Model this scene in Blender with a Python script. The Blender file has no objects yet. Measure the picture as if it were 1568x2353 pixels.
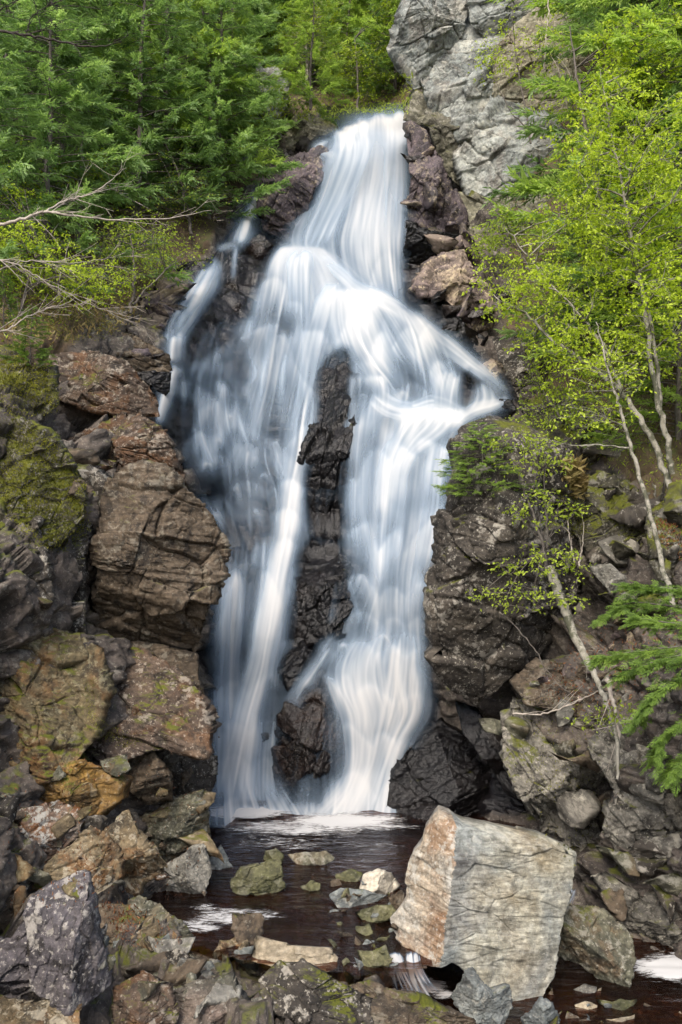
import bpy, math, zlib
import numpy as np
from math import radians, pi

# ------------------------------------------------------------------ scene, camera, light
sc = bpy.context.scene
COL = sc.collection
CAM_H = 4.5
LENS = 35.0
KPX = (18.0 / LENS) / 1176.5          # metres per drawing unit at one metre (drawing is 1568 x 2353)

cam = bpy.data.cameras.new('camera')
cam.lens = LENS; cam.sensor_fit = 'VERTICAL'; cam.sensor_height = 36.0
cam.clip_start = 0.1; cam.clip_end = 2000.0
camo = bpy.data.objects.new('camera', cam); COL.objects.link(camo)
camo.location = (0, 0, CAM_H); camo.rotation_euler = (radians(90), 0, 0)
sc.camera = camo

SUN_EL, SUN_AZ = 52.0, 200.0           # degrees; azimuth clockwise from +Y
w = bpy.data.worlds.new('World'); sc.world = w; w.use_nodes = True
wn = w.node_tree.nodes; wl = w.node_tree.links
bg = wn['Background']
sky = wn.new('ShaderNodeTexSky'); sky.sky_type = 'NISHITA'; sky.sun_disc = False
sky.sun_elevation = radians(SUN_EL); sky.sun_rotation = radians(SUN_AZ)
sky.air_density = 1.0; sky.dust_density = 4.0; sky.ozone_density = 1.0
wl.new(sky.outputs[0], bg.inputs[0]); bg.inputs[1].default_value = 0.125

sl = bpy.data.lights.new('sun', 'SUN'); sl.energy = 1.5; sl.angle = radians(30); sl.color = (1.0, 0.94, 0.85)
so = bpy.data.objects.new('sun', sl); COL.objects.link(so)
so.rotation_euler = (radians(90 - SUN_EL), 0, radians(180 - SUN_AZ) + pi)
so.rotation_euler = (radians(90 - SUN_EL), 0, -radians(SUN_AZ) + pi)
so.location = (0, -5, 40)

vs = sc.view_settings
vs.view_transform = 'Standard'; vs.look = 'None'; vs.gamma = 1.0; vs.use_curve_mapping = False
vs.exposure = 1.3
sc.render.engine = 'CYCLES'
sc.cycles.use_denoising = True
sc.cycles.use_adaptive_sampling = True; sc.cycles.adaptive_threshold = 0.02; sc.cycles.adaptive_min_samples = 16
sc.cycles.max_bounces = 5; sc.cycles.diffuse_bounces = 3; sc.cycles.glossy_bounces = 2
sc.cycles.transmission_bounces = 4; sc.cycles.transparent_max_bounces = 12
sc.cycles.sample_clamp_indirect = 4.0

# ------------------------------------------------------------------ helpers: points, noise, meshes
def P(x, y, d):
    """a point seen at drawing position x, y standing d metres in front of the viewer"""
    x = np.asarray(x, float); y = np.asarray(y, float); d = np.asarray(d, float)
    return np.stack([(x - 784.0) * KPX * d, d + 0 * x, CAM_H - (y - 1176.5) * KPX * d], -1)

def proj(V):
    d = V[..., 1]
    return V[..., 0] / (KPX * d) + 784.0, 1176.5 - (V[..., 2] - CAM_H) / (KPX * d)

def dz(y, z=0.0):
    """distance at which a level surface of height z is seen at drawing height y"""
    return (CAM_H - z) / (KPX * (y - 1176.5))

def seed_of(s): return zlib.crc32(s.encode()) & 0x7fffffff

def hsh(ix, iy, iz, seed):
    h = (ix.astype(np.int64) * 374761393 + iy.astype(np.int64) * 668265263 + iz.astype(np.int64) * 2147483647 + seed * 1274126177) & 0xffffffff
    h = ((h ^ (h >> 13)) * 1274126177) & 0xffffffff
    h = ((h ^ (h >> 16)) * 2246822519) & 0xffffffff
    return (h ^ (h >> 15)) & 0xffffffff

def vnoise(Q, seed=0):
    I = np.floor(Q); f = Q - I; f = f * f * f * (f * (f * 6 - 15) + 10); I = I.astype(np.int64)
    r = 0
    for a in (0, 1):
        wx = f[:, 0] if a else 1 - f[:, 0]
        for b in (0, 1):
            wy = f[:, 1] if b else 1 - f[:, 1]
            for c in (0, 1):
                wz = f[:, 2] if c else 1 - f[:, 2]
                r = r + wx * wy * wz * (hsh(I[:, 0] + a, I[:, 1] + b, I[:, 2] + c, seed) / 2147483647.5 - 1)
    return r

def fbm(Q, seed=0, oct=4, gain=0.5):
    r = 0; amp = 1.0
    for o in range(oct):
        r = r + amp * vnoise(Q, seed + o * 17); Q = Q * 2.03 + 5.7; amp *= gain
    return r

def worley(Q, seed=0):
    """fractured facets: every cell is a tilted plane; returns facet height and distance to the crack"""
    I = np.floor(Q - 0.5).astype(np.int64); n = len(Q)
    f1 = np.full(n, 9.0); f2 = np.full(n, 9.0); out = np.zeros(n)
    for a in (0, 1):
        for b in (0, 1):
            for c in (0, 1):
                J = I + np.array([a, b, c])
                h = hsh(J[:, 0], J[:, 1], J[:, 2], seed)
                j = 0.14 + 0.72 * np.stack([(h & 1023), (h >> 10) & 1023, (h >> 20) & 1023], -1) / 1024.0
                D = Q - (J + j)
                d = (D * D).sum(1)
                h2 = (h * 2654435761) & 0xffffffff
                t = np.stack([(h2 & 1023), (h2 >> 10) & 1023, (h2 >> 20) & 1023], -1) / 512.0 - 1
                val = ((h >> 7) & 255) / 128.0 - 1 + (t * D).sum(1) * 1.5
                nb = d < f1
                f2 = np.where(nb, f1, np.minimum(f2, d))
                out = np.where(nb, val, out); f1 = np.where(nb, d, f1)
    return out, np.sqrt(f2) - np.sqrt(f1)

def sstep(a, b, x):
    t = np.clip((x - a) / (b - a), 0, 1); return t * t * (3 - 2 * t)

def nrm(v):
    return v / np.maximum(np.linalg.norm(v, axis=-1, keepdims=True), 1e-9)

class MB:
    """collects vertices, polygons of 3 or 4 corners and per-vertex values"""
    def __init__(s): s.V = []; s.F = []; s.n = 0; s.A = {}; s.UV = []
    def add(s, V, F, **att):
        V = np.asarray(V, float).reshape(-1, 3); s.V.append(V)
        F = np.asarray(F, np.int64)
        s.F.append(F + s.n); s.n += len(V)
        for k, v in att.items(): s.A.setdefault(k, []).append(np.broadcast_to(np.asarray(v, float), (len(V),)))
    def mesh(s, name, smooth=True, uv=None):
        V = np.concatenate(s.V); me = bpy.data.meshes.new(name)
        cnt = np.concatenate([np.full(len(f), f.shape[1]) for f in s.F])
        idx = np.concatenate([f.ravel() for f in s.F]).astype(np.int32)
        st = np.concatenate([[0], np.cumsum(cnt)[:-1]]).astype(np.int32)
        me.vertices.add(len(V)); me.vertices.foreach_set('co', V.astype(np.float32).ravel())
        me.loops.add(len(idx)); me.loops.foreach_set('vertex_index', idx)
        me.polygons.add(len(cnt)); me.polygons.foreach_set('loop_start', st)
        me.polygons.foreach_set('use_smooth', np.full(len(cnt), smooth, dtype=bool))
        for k, v in s.A.items():
            a = me.attributes.new(k, 'FLOAT', 'POINT'); a.data.foreach_set('value', np.concatenate(v).astype(np.float32))
        if uv is not None:
            l = me.uv_layers.new(name='flow'); l.data.foreach_set('uv', uv[idx].astype(np.float32).ravel())
        me.update(); me.validate()
        return me

def grid_faces(nr, nc, wrap=False):
    r = np.arange(nr - 1)[:, None]; c = np.arange(nc if wrap else nc - 1)[None, :]
    c2 = (c + 1) % nc
    return np.stack([r * nc + c, r * nc + c2, (r + 1) * nc + c2, (r + 1) * nc + c], -1).reshape(-1, 4)

def link(name, me, mat, parent=None, loc=None):
    o = bpy.data.objects.new(name, me); COL.objects.link(o)
    if me is not None and mat is not None and not me.materials: me.materials.append(mat)
    if loc is not None: o.location = loc
    if parent is not None: o.parent = parent
    return o

def tag(o, label=None, cat=None, group=None, kind=None):
    if label: o['label'] = label
    if cat: o['category'] = cat
    if group: o['group'] = group
    if kind: o['kind'] = kind
    return o

def tube(pts, rad, sides=6):
    pts = np.asarray(pts, float); rad = np.broadcast_to(np.asarray(rad, float), (len(pts),))
    T = nrm(np.gradient(pts, axis=0))
    up = np.array([0.31, 0.9, 0.29]); A = nrm(np.cross(T, up)); B = np.cross(T, A)
    th = np.arange(sides) * 2 * pi / sides
    V = pts[:, None] + rad[:, None, None] * (A[:, None] * np.cos(th)[None, :, None] + B[:, None] * np.sin(th)[None, :, None])
    return V.reshape(-1, 3), grid_faces(len(pts), sides, True)

def smooth_path(pts, n):
    """Catmull-Rom through the given rows, n samples"""
    p = np.asarray(pts, float)
    if len(p) < 3:
        t = np.linspace(0, 1, n)[:, None]; return p[0] * (1 - t) + p[-1] * t
    q = np.vstack([2 * p[0] - p[1], p, 2 * p[-1] - p[-2]])
    u = np.linspace(0, len(p) - 1 - 1e-9, n); i = u.astype(int); t = (u - i)[:, None]
    a, b, c, d = q[i], q[i + 1], q[i + 2], q[i + 3]
    return 0.5 * (2 * b + (c - a) * t + (2 * a - 5 * b + 4 * c - d) * t ** 2 + (3 * b - a - 3 * c + d) * t ** 3)
# ------------------------------------------------------------------ materials
class NT:
    def __init__(s, name):
        s.m = bpy.data.materials.new(name); s.m.use_nodes = True
        s.t = s.m.node_tree; s.t.nodes.clear(); s.out = s.n('ShaderNodeOutputMaterial')
    def n(s, typ, **kw):
        x = s.t.nodes.new(typ)
        for k, v in kw.items(): setattr(x, k, v)
        return x
    def put(s, sock, v):
        if isinstance(v, bpy.types.NodeSocket): s.t.links.new(v, sock)
        elif v is not None:
            if sock.type == 'RGBA' and len(v) == 3: v = (*v, 1)
            sock.default_value = v
    def noise(s, vec, scale, detail=5, rough=0.55, dist=0.0):
        x = s.n('ShaderNodeTexNoise'); s.put(x.inputs['Vector'], vec)
        x.inputs['Scale'].default_value = scale; x.inputs['Detail'].default_value = detail
        x.inputs['Roughness'].default_value = rough; x.inputs['Distortion'].default_value = dist
        return x.outputs['Fac']
    def vor(s, vec, scale, feature='F1'):
        x = s.n('ShaderNodeTexVoronoi', feature=feature); s.put(x.inputs['Vector'], vec); x.inputs['Scale'].default_value = scale
        return x.outputs['Distance']
    def ramp(s, f, stops, interp='LINEAR'):
        x = s.n('ShaderNodeValToRGB'); x.color_ramp.interpolation = interp; e = x.color_ramp.elements
        while len(e) < len(stops): e.new(0.5)
        for i, (p, c) in enumerate(stops):
            e[i].position = p; c = (c, c, c) if np.isscalar(c) else c; e[i].color = (*c[:3], 1)
        s.put(x.inputs[0], f); return x.outputs[0]
    def math(s, op, a, b=None, clamp=False):
        x = s.n('ShaderNodeMath', operation=op, use_clamp=clamp); s.put(x.inputs[0], a)
        if b is not None: s.put(x.inputs[1], b)
        return x.outputs[0]
    def mix(s, f, a, b, blend='MIX'):
        x = s.n('ShaderNodeMix', data_type='RGBA', blend_type=blend)
        s.put(x.inputs[0], f); s.put(x.inputs[6], a); s.put(x.inputs[7], b); return x.outputs[2]
    def mapping(s, vec, rot=(0, 0, 0), scale=(1, 1, 1)):
        x = s.n('ShaderNodeMapping'); s.put(x.inputs[0], vec)
        x.inputs['Rotation'].default_value = rot; x.inputs['Scale'].default_value = scale
        return x.outputs[0]
    def objvec(s):
        tc = s.n('ShaderNodeTexCoord').outputs['Object']; r = s.n('ShaderNodeObjectInfo').outputs['Random']
        v = s.n('ShaderNodeVectorMath', operation='ADD'); s.put(v.inputs[0], tc)
        c = s.n('ShaderNodeCombineXYZ')
        for i, k in enumerate((37.0, 91.0, 53.0)): s.put(c.inputs[i], s.math('MULTIPLY', r, k))
        s.put(v.inputs[1], c.outputs[0]); return v.outputs[0]
    def att(s, name): return s.n('ShaderNodeAttribute', attribute_name=name).outputs['Fac']

MOSS_A, MOSS_B = (0.04, 0.05, 0.006), (0.15, 0.16, 0.015)

def rock_surface(s, vec, cols, lichen=0.4, lcol=(0.42, 0.41, 0.36), dark=0.4, moss=0.2, wet=0.0, rot=(0.2, 0.35, 0), sz=5.0, scale=1.0, rust=0.0):
    """colour, roughness and bump of natural rock; returns sockets"""
    big = s.noise(vec, 1.1 * scale, 6, 0.6, 0.7)
    k = len(cols)
    col = s.ramp(big, [(0.30 + 0.40 * i / max(1, k - 1), c) for i, c in enumerate(cols)])
    stv = s.mapping(vec, rot, (1, 1, sz))
    st = s.noise(stv, 2.6 * scale, 6, 0.62, 0.3)
    col = s.mix(1.0, col, s.ramp(st, [(0.25, 0.50), (0.5, 0.95), (0.75, 1.45)]), 'MULTIPLY')
    fine = s.noise(vec, 17 * scale, 7, 0.72)
    col = s.mix(1.0, col, s.ramp(fine, [(0.28, 0.45), (0.5, 0.95), (0.74, 1.7)]), 'MULTIPLY')
    if rust:
        rn = s.noise(vec, 1.7 * scale, 5, 0.6, 1.0)
        col = s.mix(s.math('MULTIPLY', s.ramp(rn, [(0.5, 0), (0.62, 1)]), rust), col, s.mix(fine, (0.12, 0.035, 0.012), (0.34, 0.15, 0.03)))
    if dark:
        dn = s.noise(vec, 4.2 * scale, 9, 0.72, 0.4)
        col = s.mix(s.math('MULTIPLY', s.ramp(dn, [(0.52, 0), (0.60, 1)]), dark), col, (0.018, 0.016, 0.014))
    if lichen:
        ln = s.noise(vec, 8.5 * scale, 8, 0.68, 0.2)
        ln2 = s.noise(vec, 1.9 * scale, 3, 0.5)
        f = s.math('ADD', ln, s.math('MULTIPLY', s.math('SUBTRACT', ln2, 0.5), 0.45))
        lf = s.math('MULTIPLY', s.ramp(f, [(0.56, 0), (0.62, 1)]), min(1, lichen))
        col = s.mix(lf, col, s.mix(fine, tuple(c * 0.6 for c in lcol), lcol))
    sp = s.noise(vec, 27 * scale, 4, 0.6)
    col = s.mix(s.math('MULTIPLY', s.ramp(sp, [(0.60, 0), (0.66, 1)]), 0.75 * min(1, lichen)), col, tuple(min(0.6, c * 1.15) for c in lcol))
    if moss:
        nz = s.n('ShaderNodeSeparateXYZ'); s.put(nz.inputs[0], s.n('ShaderNodeNewGeometry').outputs['Normal'])
        mn = s.noise(vec, 2.3 * scale, 7, 0.65, 0.3)
        m = s.math('ADD', s.math('MULTIPLY', nz.outputs[2], 0.28), mn)
        m = s.ramp(m, [(0.88 - 0.32 * moss, 0), (0.99 - 0.32 * moss, 1)])
        mc = s.mix(s.noise(vec, 30, 4, 0.7), MOSS_A, MOSS_B)
        col = s.mix(m, col, mc)
    col = s.mix(1.0, col, (0.82, 0.80, 0.76), 'MULTIPLY')
    h = s.math('ADD', s.math('MULTIPLY', s.noise(vec, 9 * scale, 9, 0.7, 0.2), 1.0), s.math('MULTIPLY', st, 0.5))
    h = s.math('ADD', h, s.math('MULTIPLY', fine, 0.35))
    b = s.n('ShaderNodeBump'); b.inputs['Strength'].default_value = 0.8; b.inputs['Distance'].default_value = 0.035
    s.put(b.inputs['Height'], h)
    if wet >= 0.5: rough = s.ramp(s.noise(vec, 5, 5, 0.6), [(0.35, 0.10), (0.7, 0.30)])
    else: rough = s.ramp(fine, [(0.2, 0.62 - 0.4 * wet), (0.8, 0.95 - 0.4 * wet)])
    return col, rough, b.outputs[0]

def finish(s, col, rough, normal, spec=0.4):
    p = s.n('ShaderNodeBsdfPrincipled')
    s.put(p.inputs['Base Color'], col); s.put(p.inputs['Roughness'], rough)
    if normal is not None: s.put(p.inputs['Normal'], normal)
    p.inputs['Specular IOR Level'].default_value = spec
    s.t.links.new(p.outputs[0], s.out.inputs[0]); return s.m

_rk = {}
def rockmat(key, **kw):
    s = NT('rock_' + key); v = s.objvec()
    spec = 0.35 if kw.get('wet', 0) >= 0.5 else 0.25
    _rk[key] = finish(s, *rock_surface(s, v, **kw), spec=spec); return _rk[key]

rockmat('maroon', cols=[(0.04, 0.032, 0.0256), (0.08, 0.0584, 0.0448), (0.128, 0.092, 0.064)], lichen=0.75, lcol=(0.36, 0.32, 0.27), dark=0.7, moss=0.45, rust=0.3)
rockmat('ochre', cols=[(0.068, 0.0561, 0.034), (0.1318, 0.1062, 0.0595), (0.187, 0.1445, 0.085)], lichen=0.5, lcol=(0.32, 0.3, 0.2), dark=0.65, moss=0.5, rust=0.35)
rockmat('orange', cols=[(0.08, 0.055, 0.035), (0.17, 0.105, 0.04), (0.32, 0.19, 0.04)], lichen=0.6, lcol=(0.36, 0.31, 0.22), dark=0.6, moss=0.3, rust=0.6)
rockmat('rusty', cols=[(0.1105, 0.085, 0.0765), (0.187, 0.1275, 0.0935), (0.2295, 0.204, 0.1785)], lichen=0.9, lcol=(0.46, 0.46, 0.43), dark=0.6, moss=0.25, rust=0.95)
rockmat('tan', cols=[(0.096, 0.076, 0.048), (0.184, 0.144, 0.088), (0.264, 0.216, 0.144)], lichen=0.7, lcol=(0.44, 0.4, 0.31), dark=0.65, moss=0.25, rust=0.55)
rockmat('grey', cols=[(0.1, 0.1, 0.09), (0.19, 0.185, 0.165), (0.28, 0.27, 0.24)], lichen=0.6, dark=0.5, moss=0.3)
rockmat('greygreen', cols=[(0.0595, 0.0595, 0.0467), (0.119, 0.119, 0.085), (0.17, 0.1615, 0.119)], lichen=0.5, dark=0.6, moss=0.35, rust=0.2)
rockmat('brown', cols=[(0.048, 0.036, 0.024), (0.104, 0.08, 0.056), (0.152, 0.12, 0.088)], lichen=0.45, lcol=(0.3, 0.28, 0.23), dark=0.75, moss=0.3, rot=(0.1, 0.25, 0), sz=7)
rockmat('lichened', cols=[(0.0255, 0.0229, 0.0195), (0.0638, 0.0561, 0.0476), (0.1275, 0.1105, 0.0892)], lichen=1.0, lcol=(0.36, 0.34, 0.3), dark=0.6, moss=0.4)
rockmat('mossy', cols=[(0.027, 0.027, 0.0198), (0.063, 0.0585, 0.0405), (0.108, 0.099, 0.0765)], lichen=0.7, lcol=(0.33, 0.32, 0.28), dark=0.6, moss=0.85)
rockmat('purple', cols=[(0.05, 0.046, 0.052), (0.10, 0.092, 0.102), (0.165, 0.15, 0.15)], lichen=0.85, lcol=(0.42, 0.4, 0.37), dark=0.7, moss=0.15, rot=(0.1, 1.35, 0), sz=5)
rockmat('violet_wet', cols=[(0.035, 0.03, 0.034), (0.085, 0.07, 0.082), (0.15, 0.12, 0.13)], lichen=0.6, lcol=(0.4, 0.34, 0.25), dark=0.7, moss=0.12, wet=0.45)
rockmat('cream_spotted', cols=[(0.1, 0.08, 0.09), (0.2, 0.16, 0.15), (0.36, 0.29, 0.2)], lichen=1.0, lcol=(0.5, 0.42, 0.29), dark=0.6, moss=0.15, scale=0.6)
rockmat('wet', cols=[(0.002, 0.002, 0.003), (0.006, 0.0055, 0.006), (0.016, 0.0135, 0.0135)], lichen=0.0, dark=0.0, moss=0.05, wet=1.0)  # wet rock, with the shade of the recess darkened into its colour too
rockmat('wet_brown', cols=[(0.0048, 0.0036, 0.0036), (0.0132, 0.009, 0.0078), (0.03, 0.018, 0.0132)], lichen=0.05, dark=0.3, moss=0.08, wet=0.6, rot=(0.1, 0.9, 0), sz=6)
rockmat('cliff_grey', cols=[(0.13, 0.15, 0.15), (0.27, 0.295, 0.29), (0.43, 0.45, 0.42)], lichen=0.55, lcol=(0.5, 0.5, 0.44), dark=0.6, moss=0.18, scale=0.7, rust=0.15, rot=(0.3, 0.8, 0), sz=2.5)
rockmat('cliff_tan', cols=[(0.17, 0.16, 0.125), (0.30, 0.28, 0.21), (0.42, 0.39, 0.28)], lichen=0.5, lcol=(0.5, 0.5, 0.4), dark=0.3, moss=0.12, scale=0.7, rot=(0.3, 0.6, 0), sz=2.5, rust=0.1)
rockmat('cliff_mossy', cols=[(0.1, 0.095, 0.075), (0.18, 0.175, 0.13), (0.28, 0.27, 0.2)], lichen=0.5, dark=0.6, moss=0.6, scale=0.7)
rockmat('crag', cols=[(0.085, 0.0808, 0.0723), (0.17, 0.1615, 0.1403), (0.2635, 0.2465, 0.2125)], lichen=0.7, lcol=(0.42, 0.4, 0.34), dark=0.8, moss=0.4, rot=(0.2, -0.9, 0), sz=4)
rockmat('boulder', cols=[(0.09, 0.105, 0.115), (0.22, 0.24, 0.235), (0.40, 0.39, 0.32), (0.19, 0.15, 0.085)], lichen=0.35, lcol=(0.5, 0.5, 0.46), dark=0.45, moss=0.05, rot=(0.0, 0.22, 0), sz=11, rust=0.08, scale=0.8)
rockmat('boulder_side', cols=[(0.2, 0.13, 0.09), (0.42, 0.36, 0.28), (0.5, 0.5, 0.47)], lichen=0.8, lcol=(0.56, 0.55, 0.5), dark=0.45, moss=0.05, rust=0.45, scale=1.1)
rockmat('slate', cols=[(0.09, 0.1, 0.105), (0.17, 0.19, 0.19), (0.28, 0.3, 0.29)], lichen=0.4, dark=0.5, moss=0.08, rot=(0.2, 0.7, 0), sz=6)
rockmat('cream', cols=[(0.4, 0.36, 0.28), (0.52, 0.48, 0.4), (0.6, 0.56, 0.48)], lichen=0.0, dark=0.0, moss=0.0, scale=0.8)
rockmat('olive', cols=[(0.05, 0.055, 0.025), (0.11, 0.11, 0.055), (0.17, 0.165, 0.09)], lichen=0.2, dark=0.4, moss=0.2, wet=0.4)
rockmat('sandy', cols=[(0.2, 0.165, 0.115), (0.3, 0.255, 0.18), (0.37, 0.32, 0.24)], lichen=0.2, dark=0.2, moss=0.02, scale=1.0)
rockmat('pinkgreen', cols=[(0.08, 0.085, 0.065), (0.14, 0.12, 0.10), (0.21, 0.155, 0.13)], lichen=0.5, dark=0.5, moss=0.2)

def mat_terrain():
    s = NT('terrain_ground'); v = s.n('ShaderNodeTexCoord').outputs['Object']
    c1, r1, b1 = rock_surface(s, v, [(0.035, 0.03, 0.026), (0.085, 0.07, 0.06), (0.15, 0.125, 0.1)], lichen=0.5, lcol=(0.3, 0.28, 0.24), dark=0.6, moss=0.35)
    veg = s.att('veg'); wet = s.att('wet')
    n1 = s.noise(v, 3.0, 7, 0.7)
    litter = s.ramp(n1, [(0.3, (0.03, 0.022, 0.012)), (0.5, (0.085, 0.055, 0.03)), (0.7, (0.07, 0.085, 0.02))])
    gm = s.noise(v, 0.9, 5, 0.6)
    vf = s.ramp(s.math('ADD', veg, s.math('MULTIPLY', s.math('SUBTRACT', gm, 0.5), 1.1)), [(0.42, 0), (0.56, 1)])
    col = s.mix(vf, c1, litter)
    wetc = s.mix(n1, (0.002, 0.002, 0.003), (0.015, 0.0125, 0.0125))
    wf = s.ramp(s.math('ADD', wet, s.math('MULTIPLY', s.math('SUBTRACT', gm, 0.5), 0.6)), [(0.4, 0), (0.6, 1)])
    col = s.mix(wf, col, wetc)
    rough = s.mix(wf, r1, s.ramp(n1, [(0.3, 0.08), (0.7, 0.28)]))
    return finish(s, col, rough, b1)

def mat_leaf(name, c0, c1, c2, trans=0.35):
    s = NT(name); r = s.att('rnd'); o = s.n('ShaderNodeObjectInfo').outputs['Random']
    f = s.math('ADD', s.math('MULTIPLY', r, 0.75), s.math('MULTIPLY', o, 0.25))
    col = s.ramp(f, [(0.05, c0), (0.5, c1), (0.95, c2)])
    p = s.n('ShaderNodeBsdfPrincipled'); s.put(p.inputs['Base Color'], col); p.inputs['Roughness'].default_value = 0.55
    p.inputs['Specular IOR Level'].default_value = 0.3
    t = s.n('ShaderNodeBsdfTranslucent'); s.put(t.inputs[0], s.mix(1.0, col, (1.25, 1.3, 0.7), 'MULTIPLY'))
    m = s.n('ShaderNodeMixShader'); m.inputs[0].default_value = trans
    s.t.links.new(p.outputs[0], m.inputs[1]); s.t.links.new(t.outputs[0], m.inputs[2]); s.t.links.new(m.outputs[0], s.out.inputs[0])
    return s.m

def mat_bark(name, a, b, c=None, sc_=6.0):
    s = NT(name); v = s.objvec()
    n = s.noise(s.mapping(v, scale=(1, 1, 0.35)), sc_ * 3, 6, 0.7)
    col = s.ramp(n, [(0.3, a), (0.65, b)])
    if c: col = s.mix(s.ramp(s.noise(v, sc_, 5, 0.7), [(0.5, 0), (0.58, 1)]), col, c)
    bp = s.n('ShaderNodeBump'); bp.inputs['Strength'].default_value = 0.6; bp.inputs['Distance'].default_value = 0.02; s.put(bp.inputs['Height'], n)
    return finish(s, col, 0.85, bp.outputs[0], 0.25)

def mat_fall():
    """falling water: white where dense, letting the rock through where thin"""
    s = NT('falling_water'); al = s.att('dens')
    col = s.ramp(al, [(0.0, (0.26, 0.38, 0.52)), (0.5, (0.41, 0.50, 0.60)), (0.95, (0.64, 0.645, 0.645))])
    p = s.n('ShaderNodeBsdfDiffuse'); s.put(p.inputs[0], col)
    tl = s.n('ShaderNodeBsdfTranslucent'); s.put(tl.inputs[0], col)
    m0 = s.n('ShaderNodeMixShader'); m0.inputs[0].default_value = 0.35
    s.t.links.new(p.outputs[0], m0.inputs[1]); s.t.links.new(tl.outputs[0], m0.inputs[2])
    tr = s.n('ShaderNodeBsdfTransparent'); m = s.n('ShaderNodeMixShader'); s.put(m.inputs[0], al)
    s.t.links.new(tr.outputs[0], m.inputs[1]); s.t.links.new(m0.outputs[0], m.inputs[2]); s.t.links.new(m.outputs[0], s.out.inputs[0])
    return s.m

def mat_foam():
    s = NT('foam'); v = s.n('ShaderNodeTexCoord').outputs['Object']; de = s.att('dens')
    a = s.noise(s.mapping(v, scale=(1.5, 5.0, 1)), 1.6, 6, 0.62, 1.6)
    b = s.noise(s.mapping(v, scale=(3, 8, 1)), 3.4, 4, 0.6, 1.0)
    st = s.math('ADD', s.math('MULTIPLY', a, 0.6), s.math('MULTIPLY', b, 0.4))
    al = s.ramp(s.math('ADD', s.math('MULTIPLY', s.math('SUBTRACT', st, 0.5), 1.6), de), [(0.40, 0), (0.68, 0.95)])
    p = s.n('ShaderNodeBsdfDiffuse'); s.put(p.inputs[0], (0.46, 0.46, 0.46))
    tr = s.n('ShaderNodeBsdfTransparent'); m = s.n('ShaderNodeMixShader'); s.put(m.inputs[0], al)
    s.t.links.new(tr.outputs[0], m.inputs[1]); s.t.links.new(p.outputs[0], m.inputs[2]); s.t.links.new(m.outputs[0], s.out.inputs[0])
    return s.m

def mat_pool():
    """peat-brown stream water over stones"""
    s = NT('stream_water'); v = s.n('ShaderNodeTexCoord').outputs['Object']
    h = s.math('ADD', s.noise(s.mapping(v, scale=(1.2, 3.4, 1)), 2.2, 5, 0.6, 0.6), s.math('MULTIPLY', s.noise(s.mapping(v, scale=(1, 2, 1)), 9, 3, 0.5), 0.25))
    bp = s.n('ShaderNodeBump'); bp.inputs['Strength'].default_value = 0.55; bp.inputs['Distance'].default_value = 0.08; s.put(bp.inputs['Height'], h)
    g = s.n('ShaderNodeBsdfGlossy'); g.inputs['Roughness'].default_value = 0.09; s.put(g.inputs['Normal'], bp.outputs[0]); s.put(g.inputs[0], (0.9, 0.9, 0.95))
    tr = s.n('ShaderNodeBsdfTransparent'); s.put(tr.inputs[0], (0.52, 0.28, 0.14))
    d = s.n('ShaderNodeBsdfDiffuse'); s.put(d.inputs[0], (0.012, 0.006, 0.004))
    mm = s.n('ShaderNodeMixShader'); mm.inputs[0].default_value = 0.3
    s.t.links.new(tr.outputs[0], mm.inputs[1]); s.t.links.new(d.outputs[0], mm.inputs[2])
    fr = s.n('ShaderNodeFresnel'); fr.inputs[0].default_value = 1.33; s.put(fr.inputs['Normal'], bp.outputs[0])
    m = s.n('ShaderNodeMixShader'); s.put(m.inputs[0], fr.outputs[0])
    s.t.links.new(mm.outputs[0], m.inputs[1]); s.t.links.new(g.outputs[0], m.inputs[2]); s.t.links.new(m.outputs[0], s.out.inputs[0])
    return s.m

M_TERR = mat_terrain(); M_FALL = mat_fall(); M_FOAM = mat_foam(); M_POOL = mat_pool()
M_CEDAR = mat_leaf('cedar_leaf', (0.085, 0.15, 0.055), (0.20, 0.31, 0.115), (0.37, 0.50, 0.21), 0.5)
M_CEDARY = mat_leaf('yellow_cedar_leaf', (0.13, 0.20, 0.045), (0.27, 0.38, 0.085), (0.41, 0.53, 0.14), 0.5)  # yellow-green; its lighter tone also stands in for haze on far trees
M_BIRCH = mat_leaf('young_leaf', (0.20, 0.27, 0.016), (0.38, 0.48, 0.03), (0.52, 0.62, 0.08), 0.48)
M_SHRUB = mat_leaf('shrub_leaf', (0.13, 0.19, 0.018), (0.27, 0.35, 0.03), (0.40, 0.48, 0.06), 0.45)
M_HEML = mat_leaf('hemlock_needle', (0.05, 0.09, 0.015), (0.12, 0.20, 0.03), (0.21, 0.31, 0.05), 0.35)
M_MOSS = mat_leaf('moss_leaf', (0.05, 0.055, 0.008), (0.13, 0.13, 0.012), (0.25, 0.25, 0.025), 0.25)
M_GRASS = mat_leaf('dry_grass', (0.12, 0.08, 0.03), (0.22, 0.16, 0.06), (0.3, 0.25, 0.1), 0.2)
M_DEAD = mat_leaf('dead_leaf', (0.07, 0.025, 0.01), (0.17, 0.065, 0.025), (0.28, 0.14, 0.06), 0.1)
M_BARK = mat_bark('grey_bark', (0.05, 0.042, 0.035), (0.16, 0.14, 0.12))
M_BARKB = mat_bark('birch_bark', (0.13, 0.12, 0.09), (0.30, 0.28, 0.23), (0.07, 0.07, 0.045))
M_BARKD = mat_bark('dark_bark', (0.015, 0.012, 0.01), (0.05, 0.042, 0.035))
M_PALE = mat_bark('pale_dead_wood', (0.2, 0.17, 0.14), (0.42, 0.37, 0.31))
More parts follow.
